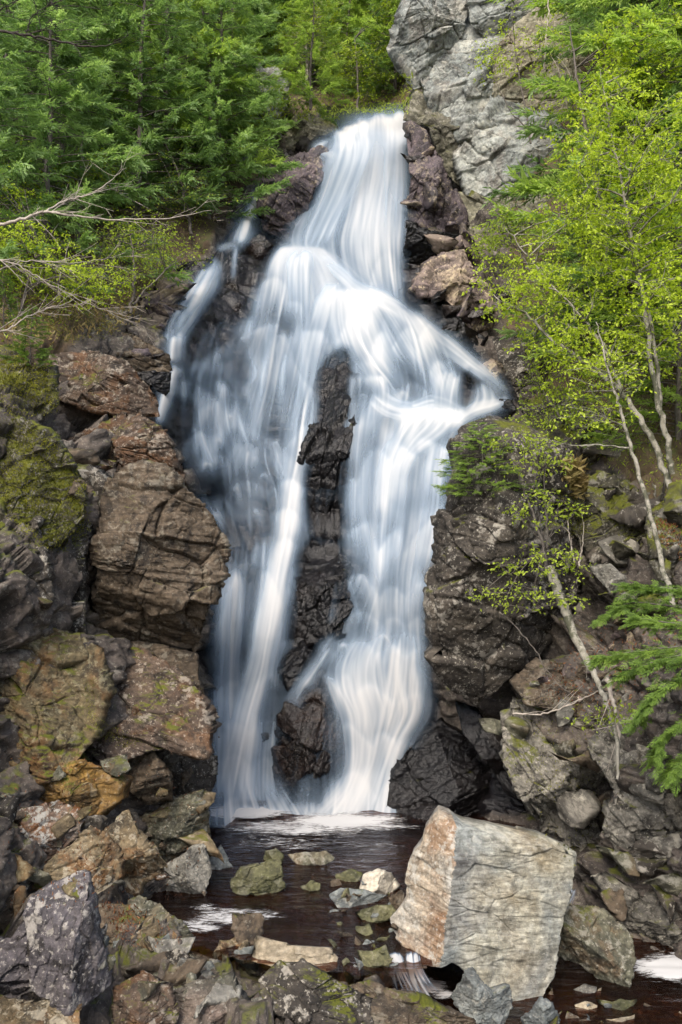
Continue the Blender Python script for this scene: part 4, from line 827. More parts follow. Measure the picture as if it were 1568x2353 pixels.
# rocks that stand clear of the water
KEEP = np.ones(GXW.shape)
for po, kf in [([(752,815),(780,792),(804,802),(818,870),(806,930),(796,1010),(800,1100),(786,1240),(722,1240),(696,1150),(696,1080),(722,1000),(728,900),(740,840)], 0.88),
              ([(682,1275),(714,1240),(758,1258),(795,1310),(770,1400),(720,1460),(690,1480),(655,1470),(660,1400),(680,1340)], 0.8), ([(790,1320),(830,1380),(780,1450),(740,1460),(770,1390)], 0.55),
              ([(645,1530),(680,1458),(716,1462),(735,1500),(700,1545),(665,1580)], 0.65), ([(640,1700),(655,1625),(700,1580),(735,1600),(765,1690),(770,1780),(740,1850),(665,1850),(645,1780)], 0.7),
              ([(555,1330),(580,1298),(608,1305),(600,1370),(575,1460),(560,1540),(552,1480)], 0.55), ([(592,1640),(620,1565),(645,1590),(635,1680),(605,1720)], 0.6), ([(445,1110),(478,1068),(508,1078),(515,1130),(490,1170)], 0.5),
              ([(390,1000),(408,915),(440,918),(460,935),(450,1000),(410,1030)], 0.7), ([(1056,856),(1080,848),(1104,880),(1085,925),(1068,940)], 0.85), ([(560,790),(600,770),(640,800),(640,1000),(570,1000),(470,1000),(470,860)], 0.2)]:
    KEEP *= 1 - kf * poly_in(GXW, GYW, po, 14.0)
for po, kf in [([(425,800),(450,738),(515,660),(556,640),(590,640),(578,720),(545,775),(480,825),(435,840)], 0.8), ([(560,560),(640,556),(610,640),(566,660)], 0.7), ([(395,870),(440,850),(520,860),(500,920),(440,905)], 0.5)]:
    KEEP *= 1 - kf * poly_in(GXW, GYW, po, 16.0)
_pt = sstep(-0.5, 0.45, fbm(np.stack([GXW.ravel() / 60, GYW.ravel() / 120, 0 * GXW.ravel()], -1), 81, 3).reshape(GXW.shape))      # rock showing through in patches
_zone = poly_in(GXW, GYW, [(380,740),(560,660),(700,720),(660,1000),(640,1260),(500,1300),(400,1100)], 40) * 0.42 + 0.25 * sstep(640, 760, GYW) * sstep(1750, 1500, GYW)
KEEP *= 1 - np.clip(_zone, 0, 0.8) * (1 - _pt)
mist = blur(LAY.sum((0, 1)), 15.0)
for sh, off in ((0, 0.36), (1, 0.72)):
    th_ = sum(blur(LAY[sh, c], sg) for c, sg in enumerate((0.75, 1.6, 3.8, 8.5)))
    if sh == 1: th_ = th_ + 0.08 * mist
    th_ = th_ * KEEP
    al = 1 - np.exp(-1.75 * th_); al = np.clip(al * 1.03 - 0.02, 0, 0.985)
    rel = blur(al, 2.0)
    V = P(GXW, GYW, base_d - off - 0.16 * rel)
    F = grid_faces(WNY, WNX); fa = al.ravel()[F].max(1); F = F[fa > 0.012]
    fx_ = GXW.ravel()[F].mean(1); fy_ = GYW.ravel()[F].mean(1); done = np.zeros(len(F), bool)
    for nm, fn in REG:
        k = fn(fx_, fy_) & ~done; done |= k
        if not k.any(): continue
        used = np.unique(F[k]); mp = np.zeros(WNX * WNY, int); mp[used] = np.arange(len(used))
        mb = MB(); mb.add(V.reshape(-1, 3)[used] - np.array(wf.location), mp[F[k]], dens=al.ravel()[used])
        link(nm, mb.mesh(nm), M_FALL, wf)

# ---- pool and stream surfaces
def sheet(name, poly, z, mat, n=90, amp=0.012, kind='structure', dens=None):
    p = np.asarray(poly, float); W = np.array([P(a, b, dz(b, z)) for a, b in p])
    x0, x1, y0, y1 = W[:, 0].min(), W[:, 0].max(), W[:, 1].min(), W[:, 1].max()
    X, Y = np.meshgrid(np.linspace(x0, x1, n), np.linspace(y0, y1, n))
    Z = z + amp * fbm(np.stack([X.ravel() * 1.5, Y.ravel() * 3, 0 * X.ravel()], -1), 8, 3).reshape(X.shape)
    V = np.stack([X, Y, Z], -1).reshape(-1, 3)
    px, py = proj(V); ins = poly_in(px, py, p, 1.0)
    F = grid_faces(n, n); F = F[(ins[F] > 0.5).any(1)]
    used = np.unique(F); mp = np.zeros(len(V), int); mp[used] = np.arange(len(used))
    mb = MB(); kw = {}
    if dens is not None: kw['dens'] = dens(px, py)[used]
    mb.add(V[used], mp[F], **kw)
    o = link(name, mb.mesh(name), mat); tag(o, kind=kind); return o

sheet('pool_water', [(430,1840),(1250,1840),(1100,2000),(1010,2150),(985,2215),(930,2228),(880,2240),(780,2230),(560,2200),(400,2150),(330,2090),(420,1960)], 0.0, M_POOL)
sheet('stream_water', [(880,2215),(1000,2200),(1200,2120),(1700,2120),(1700,2460),(1000,2460),(880,2300)], -0.42, M_POOL)

def foam_d(blobs):
    def f(px, py):
        r = np.zeros(len(px))
        for cx, cy, rx, ry, a in blobs: r = np.maximum(r, a * np.exp(-(((px - cx) / rx) ** 2 + ((py - cy) / ry) ** 2)))
        return r
    return f
tag(sheet('foam', [(470,1835),(1000,1835),(1000,1990),(470,1990)], 0.02, M_FOAM, 90, 0.01, 'stuff', foam_d([(790,1886,140,22,0.95),(550,1866,130,18,0.95),(690,1902,210,26,0.66),(870,1896,110,20,0.6),(640,1935,200,34,0.45),(860,1945,140,28,0.38)])), 'white foam spreading over the pool at the waterfall foot', 'foam')
tag(sheet('foam', [(400,2050),(680,2050),(680,2170),(400,2170)], 0.02, M_FOAM, 90, 0.004, 'stuff', foam_d([(530,2108,110,26,0.68),(465,2126,60,26,0.6),(600,2102,70,16,0.58),(480,2085,60,12,0.5)])), 'pale foam patch drifting on the near pool by the left bank', 'foam')
tag(sheet('foam', [(1400,2150),(1720,2150),(1720,2310),(1400,2310)], -0.40, M_FOAM, 50, 0.03, 'stuff', foam_d([(1570,2222,120,34,1.15),(1480,2215,50,20,0.7)])), 'white rapid in the stream at the right edge', 'foam')
tag(sheet('foam', [(900,2230),(1060,2230),(1060,2320),(900,2320)], -0.40, M_FOAM, 40, 0.02, 'stuff', foam_d([(970,2265,60,26,0.9),(1020,2285,40,14,0.7)])), 'white froth below the small chute at the striped boulder', 'foam')
ch = link('chute', None, None, None, P(930, 2230, 10.2)); tag(ch, 'small white chute pouring out of the pool beside the striped boulder', 'chute', kind='structure')
small_fall('chute_water', [(908,2186,18),(914,2215,22),(926,2250,28),(945,2290,38)], [10.02,10.0,10.0,10.05], ch, 0.4, 1.5)
small_fall('chute_water', [(948,2184,18),(952,2220,22),(965,2255,30),(990,2296,42)], [10.05,10.0,10.0,10.05], ch, 0.4, 1.5)
ch = link('rapid', None, None, None, P(1500, 2200, 10.8)); tag(ch, 'white rapid spilling past the grey-brown boulder at the right edge', 'rapid', kind='structure')
small_fall('rapid_water', [(1310,2040,18),(1300,2065,22),(1295,2085,24)], [12.2,11.9,11.7], ch, 0.5, 0.7)
def leaves(mb, pos, dirv, nv, ln, wd, rnd, fold=0.25):
    """leaf-shaped quads: base, side, tip, side"""
    dirv = nrm(dirv); side = nrm(np.cross(dirv, nv)); up = np.cross(side, dirv)
    ln = np.asarray(ln).reshape(-1, 1); wd = np.asarray(wd).reshape(-1, 1)
    mid = pos + dirv * ln * 0.45 + up * wd * fold
    V = np.stack([pos, mid + side * wd * 0.5, pos + dirv * ln, mid - side * wd * 0.5], 1)
    n = len(pos); F = np.arange(4 * n).reshape(-1, 4)
    mb.add(V.reshape(-1, 3), F, rnd=np.repeat(rnd, 4))

# ------------------------------------------------------------------ moss, grass, litter
def tufts(name, label, poly, mat, n, ln, d=None, seed=1, cat='moss', up=0.6, wd=0.3, near=None):
    """small leaf blades standing on whatever surface is met first at that place"""
    rg = np.random.default_rng(seed); p = np.array(poly, float); out = []
    X = rg.uniform(p[:, 0].min(), p[:, 0].max(), n * 3); Y = rg.uniform(p[:, 1].min(), p[:, 1].max(), n * 3)
    k = poly_in(X, Y, p, 18) > rg.uniform(0.1, 0.95, n * 3); X, Y = X[k][:n], Y[k][:n]
    dg = DG(); pos = []; nor = []
    o_ = __import__('mathutils').Vector((0, 0, CAM_H))
    for x, y in zip(X, Y):
        v = P(x, y, 1.0) - np.array([0, 0, CAM_H]); ok, loc, no, *_ = sc.ray_cast(dg, o_, __import__('mathutils').Vector(v).normalized())
        if ok: pos.append(loc); nor.append(no)
    pos = np.array(pos); nor = np.array(nor); m = len(pos)
    dv = nor * 0.6 + np.array([0, 0, up]) + rg.normal(0, 0.5, (m, 3)); base = pos.mean(0)
    mb = MB(); cl = np.clip(0.5 + 0.5 * fbm(pos * 3, seed, 3) + rg.normal(0, 0.15, m), 0, 1)
    L = ln * rg.uniform(0.5, 1.4, m); leaves(mb, pos - nor * 0.004 - base, dv, nor + rg.normal(0, 0.6, (m, 3)), L, L * wd, cl)
    return tag(link(name, mb.mesh(name, smooth=False), mat, None, base), label, cat, kind='stuff')
_dg = [None]
def DG():
    if _dg[0] is None: bpy.context.view_layer.update(); _dg[0] = bpy.context.evaluated_depsgraph_get()
    return _dg[0]
TUFTS = [
 ('moss','thick olive moss bank covering the rock at the left edge',[(-10,965),(60,960),(130,1020),(195,1120),(210,1210),(150,1270),(70,1250),(20,1190),(-10,1150)],M_MOSS,9000,0.035),
 ('moss','bright moss cushions below the left evergreen seedling',[(0,800),(60,830),(110,830),(140,930),(110,960),(20,960),(-10,900)],M_MOSS,4500,0.035),
 ('moss','mossy litter strip above the sloping maroon slab',[(120,690),(230,700),(300,690),(330,730),(260,770),(160,790),(100,760)],M_MOSS,3000,0.04),
 ('moss','moss in the cracks of the wide maroon slab',[(190,1560),(215,1560),(215,1640),(290,1690),(330,1700),(300,1720),(230,1700),(195,1640)],M_MOSS,1500,0.025),
 ('moss','dark moss hanging on the right of the huge speckled rock',[(1290,1120),(1340,1130),(1350,1220),(1310,1230),(1280,1180)],M_MOSS,1500,0.03),
 ('grass','dry straw grass hanging over the right rock top',[(1285,1060),(1330,1060),(1345,1140),(1310,1130)],M_GRASS,350,0.16),
 ('leaf_litter','fallen red-brown leaves on the right slope',[(1330,1440),(1568,1380),(1568,1560),(1450,1640),(1300,1640),(1230,1590)],M_DEAD,1500,0.045),
 ('leaf_litter','fallen red-brown leaves by the thin birch stems',[(1500,1200),(1568,1190),(1568,1290),(1510,1290)],M_DEAD,500,0.045),
 ('leaf_litter','fallen brown leaves among the lower left rubble',[(230,2070),(330,2090),(420,2160),(380,2180),(260,2160)],M_DEAD,450,0.04),
 ('leaf_litter','fallen leaves and bits of bark caught between the lower left boulders',[(0,1740),(300,1740),(470,1800),(470,2040),(300,2090),(0,2080)],M_DEAD,900,0.035),
 ('moss','dark green moss in the gaps of the right bank crags',[(1180,1600),(1350,1600),(1400,1900),(1330,2000),(1230,1880)],M_MOSS,1500,0.03),
 ('undergrowth','low green undergrowth on the ground under the right birches',[(1190,760),(1300,680),(1560,680),(1568,1150),(1420,1090),(1250,950)],M_SHRUB,5000,0.06),
 ('undergrowth','low green undergrowth on the left hillside floor',[(0,450),(300,420),(520,470),(420,620),(280,700),(0,800)],M_SHRUB,6000,0.06),
 ('grass','brown grass and dead stalks on the left slope above the ledges',[(0,620),(200,650),(330,660),(320,740),(200,780),(0,800)],M_GRASS,2500,0.10),
 ('undergrowth','dark green plants on the ground around the waterfall lip',[(560,200),(760,220),(780,270),(660,270),(600,330),(560,320)],M_SHRUB,2500,0.09),
 ('undergrowth','green plants on the stream bank behind the waterfall lip',[(760,170),(950,170),(940,262),(780,262)],M_SHRUB,3000,0.10),
]
# ------------------------------------------------------------------ rubble: small single stones
STM = []
for i in range(9):
    rg = np.random.default_rng(500 + i); a = np.sort(rg.uniform(0, 2 * pi, 7)); r = rg.uniform(22, 40, 7)
    po = [(784 + r[j] * math.cos(a[j]) * 1.25, 1176 - r[j] * math.sin(a[j]) * 0.8) for j in range(7)]
    me, _ = rock_mesh('stone%d' % i, po, 10.0, dep=0.75, k=3.5, tb=-0.2, nfac=6, rough=0.8, back=1.0, res=1.1, seed=900 + i)
    me.name = 'stone'; me.materials.append(_rk['grey']); STM.append(me)
def scatter(label, group, poly, n, s0, s1, mats, seed, lift=-0.02, cat='stone'):
    made = {}
    rg = np.random.default_rng(seed); p = np.array(poly, float); k = 0
    while k < n:
        x, y = rg.uniform(p[:, 0].min(), p[:, 0].max()), rg.uniform(p[:, 1].min(), p[:, 1].max())
        if poly_in(np.array([x]), np.array([y]), p, 1.0)[0] < 0.5: continue
        ok, loc, no, *_ = sc.ray_cast(DG(), (0, 0, CAM_H), P(x, y, 1.0) - np.array([0, 0, CAM_H]))
        if not ok: continue
        o = link('stone', STM[rg.integers(9)], None); s = rg.uniform(s0, s1) * (0.6 + 0.8 * rg.random() ** 2)
        o.scale = (s, s * rg.uniform(0.8, 1.2), s * rg.uniform(0.6, 1.1)); o.rotation_euler = (rg.normal(0, 0.5), rg.normal(0, 0.5), rg.uniform(0, 6.28))
        o.location = np.array(loc) + np.array([0, 0, lift - 0.10 * s])
        o.material_slots[0].link = 'OBJECT'; mk = mats[rg.integers(len(mats))]; o.material_slots[0].material = _rk[mk]
        made.setdefault(mk, []).append((o.location[0] / o.location[1], o)); k += 1
    for mk, L in made.items():               # each stone named by its colour and its place from the left
        for i_, (_, o) in enumerate(sorted(L, key=lambda e: e[0])): tag(o, '%s %s, %s from left' % (HUE[mk], label, NTH[min(i_, 19)]), cat, group)
HUE = {'grey': 'grey', 'tan': 'tan', 'slate': 'blue-grey', 'brown': 'brown', 'greygreen': 'grey-green', 'lichened': 'dark speckled', 'rusty': 'rusty', 'crag': 'pale grey', 'cream_spotted': 'cream-blotched', 'olive': 'olive', 'sandy': 'sandy', 'violet_wet': 'violet', 'wet_brown': 'wet brown', 'wet': 'black wet', 'mossy': 'mossy', 'maroon': 'reddish-brown', 'ochre': 'ochre'}
NTH = 'first second third fourth fifth sixth seventh eighth ninth tenth eleventh twelfth thirteenth fourteenth fifteenth sixteenth seventeenth eighteenth nineteenth twentieth'.split()
for nm, lab, po, mt, n, ln in TUFTS: tufts(nm, lab, po, mt, n, ln, seed=seed_of(lab) % 1000, cat=nm.replace('_', ' '))
scatter('angular stone in the rubble by the standing slab', 'rubble stones at the lower left', [(230,2130),(330,2120),(440,2170),(560,2160),(600,2220),(600,2290),(500,2260),(400,2270),(270,2260),(240,2200)], 70, 0.7, 1.5, ['grey','tan','slate','brown','greygreen','lichened'], 41)
scatter('loose stone below the orange rock', 'loose stones on the left bank', [(30,1840),(300,1850),(480,1960),(470,2060),(330,2070),(100,2030)], 16, 0.4, 0.9, ['tan','rusty','grey','brown'], 42)
scatter('loose stone on the right slope under hemlock', 'loose stones on the right slope', [(1220,1560),(1330,1440),(1420,1400),(1568,1400),(1568,1580),(1420,1640),(1280,1640)], 45, 0.5, 1.2, ['grey','crag','cream_spotted','brown'], 43)
scatter('stone in the shallow pool outlet', 'stones in the pool outlet', [(690,2010),(830,1990),(930,2060),(920,2190),(820,2210),(760,2130)], 26, 0.5, 1.1, ['olive','slate','brown'], 44)
scatter('stone in the lower right stream', 'stones in the lower right stream', [(1180,2290),(1330,2260),(1568,2280),(1568,2353),(1200,2353)], 16, 0.35, 0.8, ['olive','brown','sandy','slate'], 45)
scatter('rock in the wall right of the upper waterfall', 'rocks of the wall right of the upper fall', [(940,300),(985,300),(1060,520),(1150,640),(1200,800),(1190,900),(1130,800),(960,700),(935,520)], 18, 1.8, 3.4, ['violet_wet','wet_brown','cream_spotted','wet'], 46, cat='rock')
scatter('rock in the wall left of the side stream', 'rocks of the wall by the side stream', [(300,690),(380,640),(420,650),(360,760),(370,830),(300,800)], 9, 1.4, 2.6, ['wet_brown','violet_wet','brown','wet'], 47, cat='rock')
scatter('rock in the right bank behind the birches', 'rocks of the right bank', [(1250,930),(1400,960),(1568,1100),(1568,1400),(1400,1420),(1380,1250),(1370,1120)], 26, 1.4, 3.2, ['mossy','lichened','crag','mossy'], 48, cat='rock')
scatter('rock wedged between the right bank crags', 'rocks between the right crags', [(1150,1600),(1300,1560),(1568,1600),(1568,2150),(1400,2050),(1250,1900)], 22, 1.2, 2.6, ['crag','lichened','brown','greygreen'], 49, cat='rock')
scatter('rock wedged between the left bank ledges', 'rocks between the left ledges', [(0,1400),(200,1450),(300,1050),(380,1000),(250,900),(120,800),(60,1000),(0,1200)], 14, 1.2, 2.4, ['lichened','mossy','maroon','brown'], 50, cat='rock')
scatter('rock wedged among the lower left boulders', 'rocks among the lower left boulders', [(0,1780),(300,1740),(480,1780),(480,1980),(300,2080),(0,2080)], 18, 0.9, 2.0, ['brown','tan','greygreen','lichened','ochre'], 51, cat='rock')
scatter('low stone between the sandy slab and chute', 'stones between the sandy slab and the chute', [(770,2095),(830,2130),(900,2130),(900,2230),(790,2225)], 18, 0.5, 1.1, ['olive','slate','brown','grey'], 52)
# ------------------------------------------------------------------ vegetation
RG = np.random.default_rng(77)

def spray_template(nside=7, ang=0.8, lw=0.20, tip=0.35, rows_=1):
    """flat frond along +x: list of (origin, direction, length, width)"""
    o, d, l, w_ = [], [], [], []
    for i in range(nside):
        t = (i + 0.5) / nside
        for s in (-1, 1):
            ll = 0.55 * (1 - t * 0.75) * (0.5 + min(1, t * 3) * 0.5)
            o.append((t * 0.85, 0, 0)); d.append((math.cos(ang * (1 - 0.3 * t)), s * math.sin(ang * (1 - 0.3 * t)), -0.12)); l.append(ll); w_.append(lw * ll + 0.03)
    o.append((0.75, 0, 0)); d.append((1, 0, 0)); l.append(tip); w_.append(0.09)
    o.append((0.0, 0, 0)); d.append((1, 0, 0)); l.append(0.9); w_.append(0.06)
    return np.array(o), np.array(d), np.array(l), np.array(w_)

def add_sprays(mb, pos, fwd, up, size, tmpl, rnd, rg, jit=0.25):
    o, d, l, w_ = tmpl; n = len(pos); k = len(o)
    f = nrm(fwd); s = nrm(np.cross(up, f)); u = np.cross(f, s)
    B = np.stack([f, s, u], 1)                      # n,3,3 rows
    sz = np.asarray(size).reshape(n, 1, 1)
    O = pos[:, None] + sz * np.einsum('kj,nji->nki', o, B)
    dj = d[None] + rg.normal(0, jit, (n, k, 3)); D = np.einsum('nkj,nji->nki', dj, B)
    N = np.repeat(u[:, None], k, 1) + rg.normal(0, 0.35, (n, k, 3))
    L = (sz[..., 0] * l[None]) * rg.uniform(0.75, 1.2, (n, k)); Wd = sz[..., 0] * w_[None]
    R = np.clip(np.repeat(rnd[:, None], k, 1) + rg.normal(0, 0.12, (n, k)), 0, 1)
    leaves(mb, O.reshape(-1, 3), D.reshape(-1, 3), N.reshape(-1, 3), L.ravel(), Wd.ravel(), R.ravel())

TM_CEDAR = spray_template(6, 0.75, 0.22)
TM_HEML = spray_template(9, 1.0, 0.10, 0.22)

def conifer_meshes(seed, H, nbr, spr, droop=0.32, w0=0.34, h0=0.03, size=0.46, tmpl=TM_CEDAR, lift=0.25):
    rg = np.random.default_rng(seed)
    tr = MB(); n = 14; z = np.linspace(0, 1, n)
    bend = np.cumsum(rg.normal(0, 0.03, (n, 2)), 0) * H * 0.12
    pts = np.stack([bend[:, 0], bend[:, 1], z * H], -1); tr.add(*tube(pts, 0.012 * H * (1 - 0.93 * z) + 0.006, 7))
    cr = MB()
    P0, Fw, Up, Sz, Rn = [], [], [], [], []
    for i in range(nbr):
        t = h0 + (1 - h0) * (i / nbr) ** 0.95
        L = w0 * H * ((1 - t) ** 0.75) * rg.uniform(0.55, 1.1) + 0.25
        if rg.random() < 0.12: L *= 0.4
        az = i * 2.4 + rg.normal(0, 0.35); base = np.array([np.interp(t, z, pts[:, 0]), np.interp(t, z, pts[:, 1]), t * H])
        dr = np.array([math.cos(az), math.sin(az), 0]); k = max(4, int(spr * L / 2.0 + 3))
        r = np.linspace(0.0, 1, 9); line = base + dr * (r * L)[:, None] + np.array([0, 0, 1]) * (lift * r * L - droop * (r * L) ** 2 / max(L, 0.5) * 1.4 + 0.22 * L * r ** 4)[:, None]
        tr.add(*tube(line, 0.016 * (1 - 0.8 * r) * (0.5 + L / 3), 4))
        rr = np.sqrt(rg.uniform(0.04, 1.0, k)); pp = np.stack([np.interp(rr, r, line[:, j]) for j in range(3)], -1)
        sd = np.cross(dr, [0, 0, 1]) * rg.choice([-1, 1], k)[:, None]
        fw = dr * rg.uniform(0.5, 1.0, (k, 1)) + sd * rg.uniform(0.1, 0.95, (k, 1)) * (1 - 0.6 * rr[:, None]) + np.array([0, 0, 1]) * rg.normal(-0.12, 0.28, (k, 1))
        up = np.array([0, 0, 1.0]) + dr * rg.normal(0.25, 0.35, (k, 1)) + sd * rg.normal(0.2, 0.4, (k, 1))
        P0.append(pp); Fw.append(fw); Up.append(up); Sz.append(size * rg.uniform(0.7, 1.35, k) * (0.7 + 0.3 * (1 - t)))
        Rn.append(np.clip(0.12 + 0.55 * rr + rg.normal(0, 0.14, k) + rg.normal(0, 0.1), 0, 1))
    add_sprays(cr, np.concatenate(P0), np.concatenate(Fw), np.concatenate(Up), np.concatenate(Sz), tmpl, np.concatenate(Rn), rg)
    return tr.mesh('trunk'), cr.mesh('crown', smooth=False)

CED = [conifer_meshes(11, 9.0, 135, 17), conifer_meshes(12, 8.0, 120, 17, w0=0.36), conifer_meshes(13, 10.0, 145, 16, w0=0.28, h0=0.06), conifer_meshes(14, 7.0, 105, 17, w0=0.4, droop=0.25)]
for m_, c_ in CED: m_.materials.append(M_BARK)
def cedar(kind, x, y, d, h, label, group, mat, name='cedar_tree', rot=None, sink=0.3, wide=1.0):
    b = P(x, y, d) if d else ground(x, y)
    tm, cm = CED[kind]; s = h / (9.0, 8.0, 10.0, 7.0)[kind]
    root = link(name, None, None, None, b - np.array([0, 0, sink])); root.rotation_euler = (RG.normal(0, 0.03), RG.normal(0, 0.03), rot if rot is not None else RG.uniform(0, 6.28)); root.scale = (wide * s * RG.uniform(0.9, 1.15),) * 2 + (s,)
    tag(root, label, 'tree', group)
    link('trunk', tm, None, root)
    o = bpy.data.objects.new('crown', cm); COL.objects.link(o); o.parent = root
    if not cm.materials: cm.materials.append(mat)
    o.material_slots[0].link = 'OBJECT'; o.material_slots[0].material = mat
    return root

ORD = ['first','second','third','fourth','fifth','sixth','seventh','eighth','ninth','tenth','eleventh','twelfth']
def row_labels(L, cuts, what, where):
    """names each tree of a stand by its row and its place in that row"""
    rw = [sum(y < c for c in cuts) for x, y, h in L]; nm = ['front', 'middle', 'back']; out = [None] * len(L)
    for r in range(3):
        k = sorted([i for i in range(len(L)) if rw[i] == r], key=lambda i: L[i][0])
        for j, i in enumerate(k): out[i] = '%s, %s from left, %s row %s' % (what, ORD[j], nm[r], where)
    return out
G1 = 'cedars of the dense stand on the left hillside'
S1 = [(-60,420,9),(20,520,8),(-20,250,10),(90,330,9),(60,130,10),(150,480,8.5),(190,230,9.5),(160,60,10),(240,380,8),(270,150,10),(300,500,7),(330,290,9),(350,60,10),(390,420,7.5),(420,200,9),(460,340,7),(430,40,10),(500,430,6),(520,250,7.5),(510,100,9),(-60,640,6),(110,610,6),(545,350,5),(480,480,4.5)]
S1L = row_labels(S1, (380, 160), 'feathery green cedar', 'of the left hillside stand')
for i, (x, y, h) in enumerate(S1):
    cedar(i % 4, x, y, None, h, S1L[i], G1, M_CEDARY if i in (4, 7, 9, 12, 13, 16, 19, 22) else M_CEDAR)  # lighter leaf, mostly on the uppermost trees, paints the distance haze
G2 = 'trees on the far slope above the waterfall lip'
S2 = [(600,60,8),(640,120,6),(700,60,9),(760,110,7),(800,40,9),(860,120,7),(900,60,9),(720,190,5),(790,200,5),(850,205,5),(905,210,5),(940,160,7),(560,160,7),(680,-60,9),(780,-80,10),(880,-60,10),(580,-60,9)]
S2L = row_labels(S2, (150, 30), 'distant green tree', 'above the waterfall lip')
for i, (x, y, h) in enumerate(S2):
    cedar((i + 1) % 4, x, y, None, h, S2L[i], G2, M_CEDARY if i % 3 != 1 else M_CEDAR, name='slope_tree')
G3 = 'cedars behind the bright leafy trees on the right'
S3 = [(1490,420,8),(1550,520,8.5),(1630,380,9),(1430,600,4.5),(1490,760,6),(1600,800,7),(1470,120,7),(1570,100,9),(1350,780,3),(1560,1000,4.5)]
S3L = row_labels(S3, (600, 300), 'green cedar', 'behind the leafy trees at right')
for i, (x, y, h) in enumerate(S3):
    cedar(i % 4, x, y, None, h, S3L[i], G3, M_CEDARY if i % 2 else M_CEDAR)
cedar(1, 712, 226, 25.9, 3.6, 'bright green young cedar growing on the rock left of the waterfall lip', None, M_CEDARY, name='young_cedar')
cedar(3, 1112, 1130, 13.6, 1.05, 'small bright green evergreen bush on top of the huge speckled rock', None, M_CEDARY, name='evergreen_bush', sink=0.1, wide=1.9)
cedar(3, 70, 830, 14.2, 0.9, 'small dark evergreen seedling on the left mossy ledge', None, M_HEML, name='evergreen_seedling', sink=0.1)
cedar(3, 8, 730, 14.4, 0.8, 'small evergreen seedling at the left picture edge', None, M_HEML, name='evergreen_seedling', sink=0.1)

def leafy(name, label, trunks, blobs, mat, bark, lsize=0.06, per=32, limb=10, twig=0.30, cat='tree', group=None, droop=0.15, seed=1, lr=0.014):
    """tree or shrub: trunks [(x,y,d,radius)...], blobs (x,y,d, rx,ry drawing units, rd metres, clusters)"""
    rg = np.random.default_rng(seed); tr = MB(); cr = MB(); nodes = []
    for t in trunks:
        t = np.array(t, float); W = np.hstack([P(t[:, 0], t[:, 1], t[:, 2]), t[:, 3:4]]); W = smooth_path(W, max(8, len(t) * 6))
        W[1:-1, :3] += rg.normal(0, 0.012, (len(W) - 2, 3)); tr.add(*tube(W[:, :3], np.maximum(W[:, 3], 0.004), 7)); nodes.append(W[len(W) // 5:, :3])
    base = None if not trunks else P(*trunks[0][0][:3])
    nodes = np.concatenate(nodes); cl_ = []
    for x, y, d, rx, ry, rd, n in blobs:
        u = nrm(rg.normal(size=(n, 3))) * rg.uniform(0.05, 1, (n, 1)) ** (1 / 2.4); m = KPX * d
        cl_.append(P(x, y, d) + u * np.array([rx * m, rd, ry * m]))
    cl_ = np.concatenate(cl_); rg.shuffle(cl_)
    n1 = max(1, len(cl_) // limb)
    def grow(c, r0, r1, nd, k=7):
        D = np.linalg.norm(nd - c, axis=1) + 0.6 * np.maximum(nd[:, 2] - c[2] + 0.1, 0); a = nd[D.argmin()]
        t = np.linspace(0, 1, k)[:, None]; mid = (a + c) / 2 + np.array([0, 0, 0.12]) * np.linalg.norm(c - a) + rg.normal(0, 0.08, 3) * np.linalg.norm(c - a)
        L_ = (1 - t) ** 2 * a + 2 * t * (1 - t) * mid + t ** 2 * c
        tr.add(*tube(L_, np.linspace(r0, r1, k), 4)); return L_
    new = [nodes]
    for c in cl_[:n1]: new.append(grow(c, lr, 0.004, nodes, 9)[2:])
    nd = np.concatenate(new)
    ends = [cl_[:n1]]
    for c in cl_[n1:]: grow(c, 0.005, 0.002, nd, 5)
    C = np.repeat(cl_, per, 0); n = len(C)
    # leaves sit along little twigs leaving each cluster point
    tw = nrm(rg.normal(size=(len(cl_) * 4, 3)) * np.array([1, 1, 0.5])); ti = (np.arange(n) // per) * 4 + rg.integers(0, 4, n)
    f = rg.uniform(0.1, 1, (n, 1)); pos = C + tw[ti] * f * twig * rg.uniform(0.7, 1.2, (n, 1)) + np.array([0, 0, -1]) * droop * twig * f ** 2
    dr = tw[ti] * 0.6 + rg.normal(size=(n, 3)) * 0.7 + np.array([0, 0, -0.25]); nv = np.array([0, -0.25, 1.0]) + rg.normal(0, 0.55, (n, 3))
    rnd = np.clip(np.repeat(rg.uniform(0.15, 0.85, len(cl_)), per) + rg.normal(0, 0.18, n), 0, 1)
    sz = lsize * rg.uniform(0.6, 1.25, n); leaves(cr, pos, dr, nv, sz, sz * 0.62, rnd)
    tt = tw.reshape(-1, 3); st = np.repeat(cl_, 4, 0)
    for a_, b_ in zip(st, st + tt * twig * 0.8):
        if rg.random() < 0.5: tr.add(*tube(np.stack([a_, (a_ + b_) / 2 + [0, 0, 0.01], b_]), [0.003, 0.002, 0.001], 3))
    root = link(name, None, None, None, base); tag(root, label, cat, group)
    off = np.array(base)
    for q in (tr, cr): q.V = [v - off for v in q.V]
    link('trunk', tr.mesh('trunk'), bark, root); link('crown', cr.mesh('crown', smooth=False), mat, root)
    return root

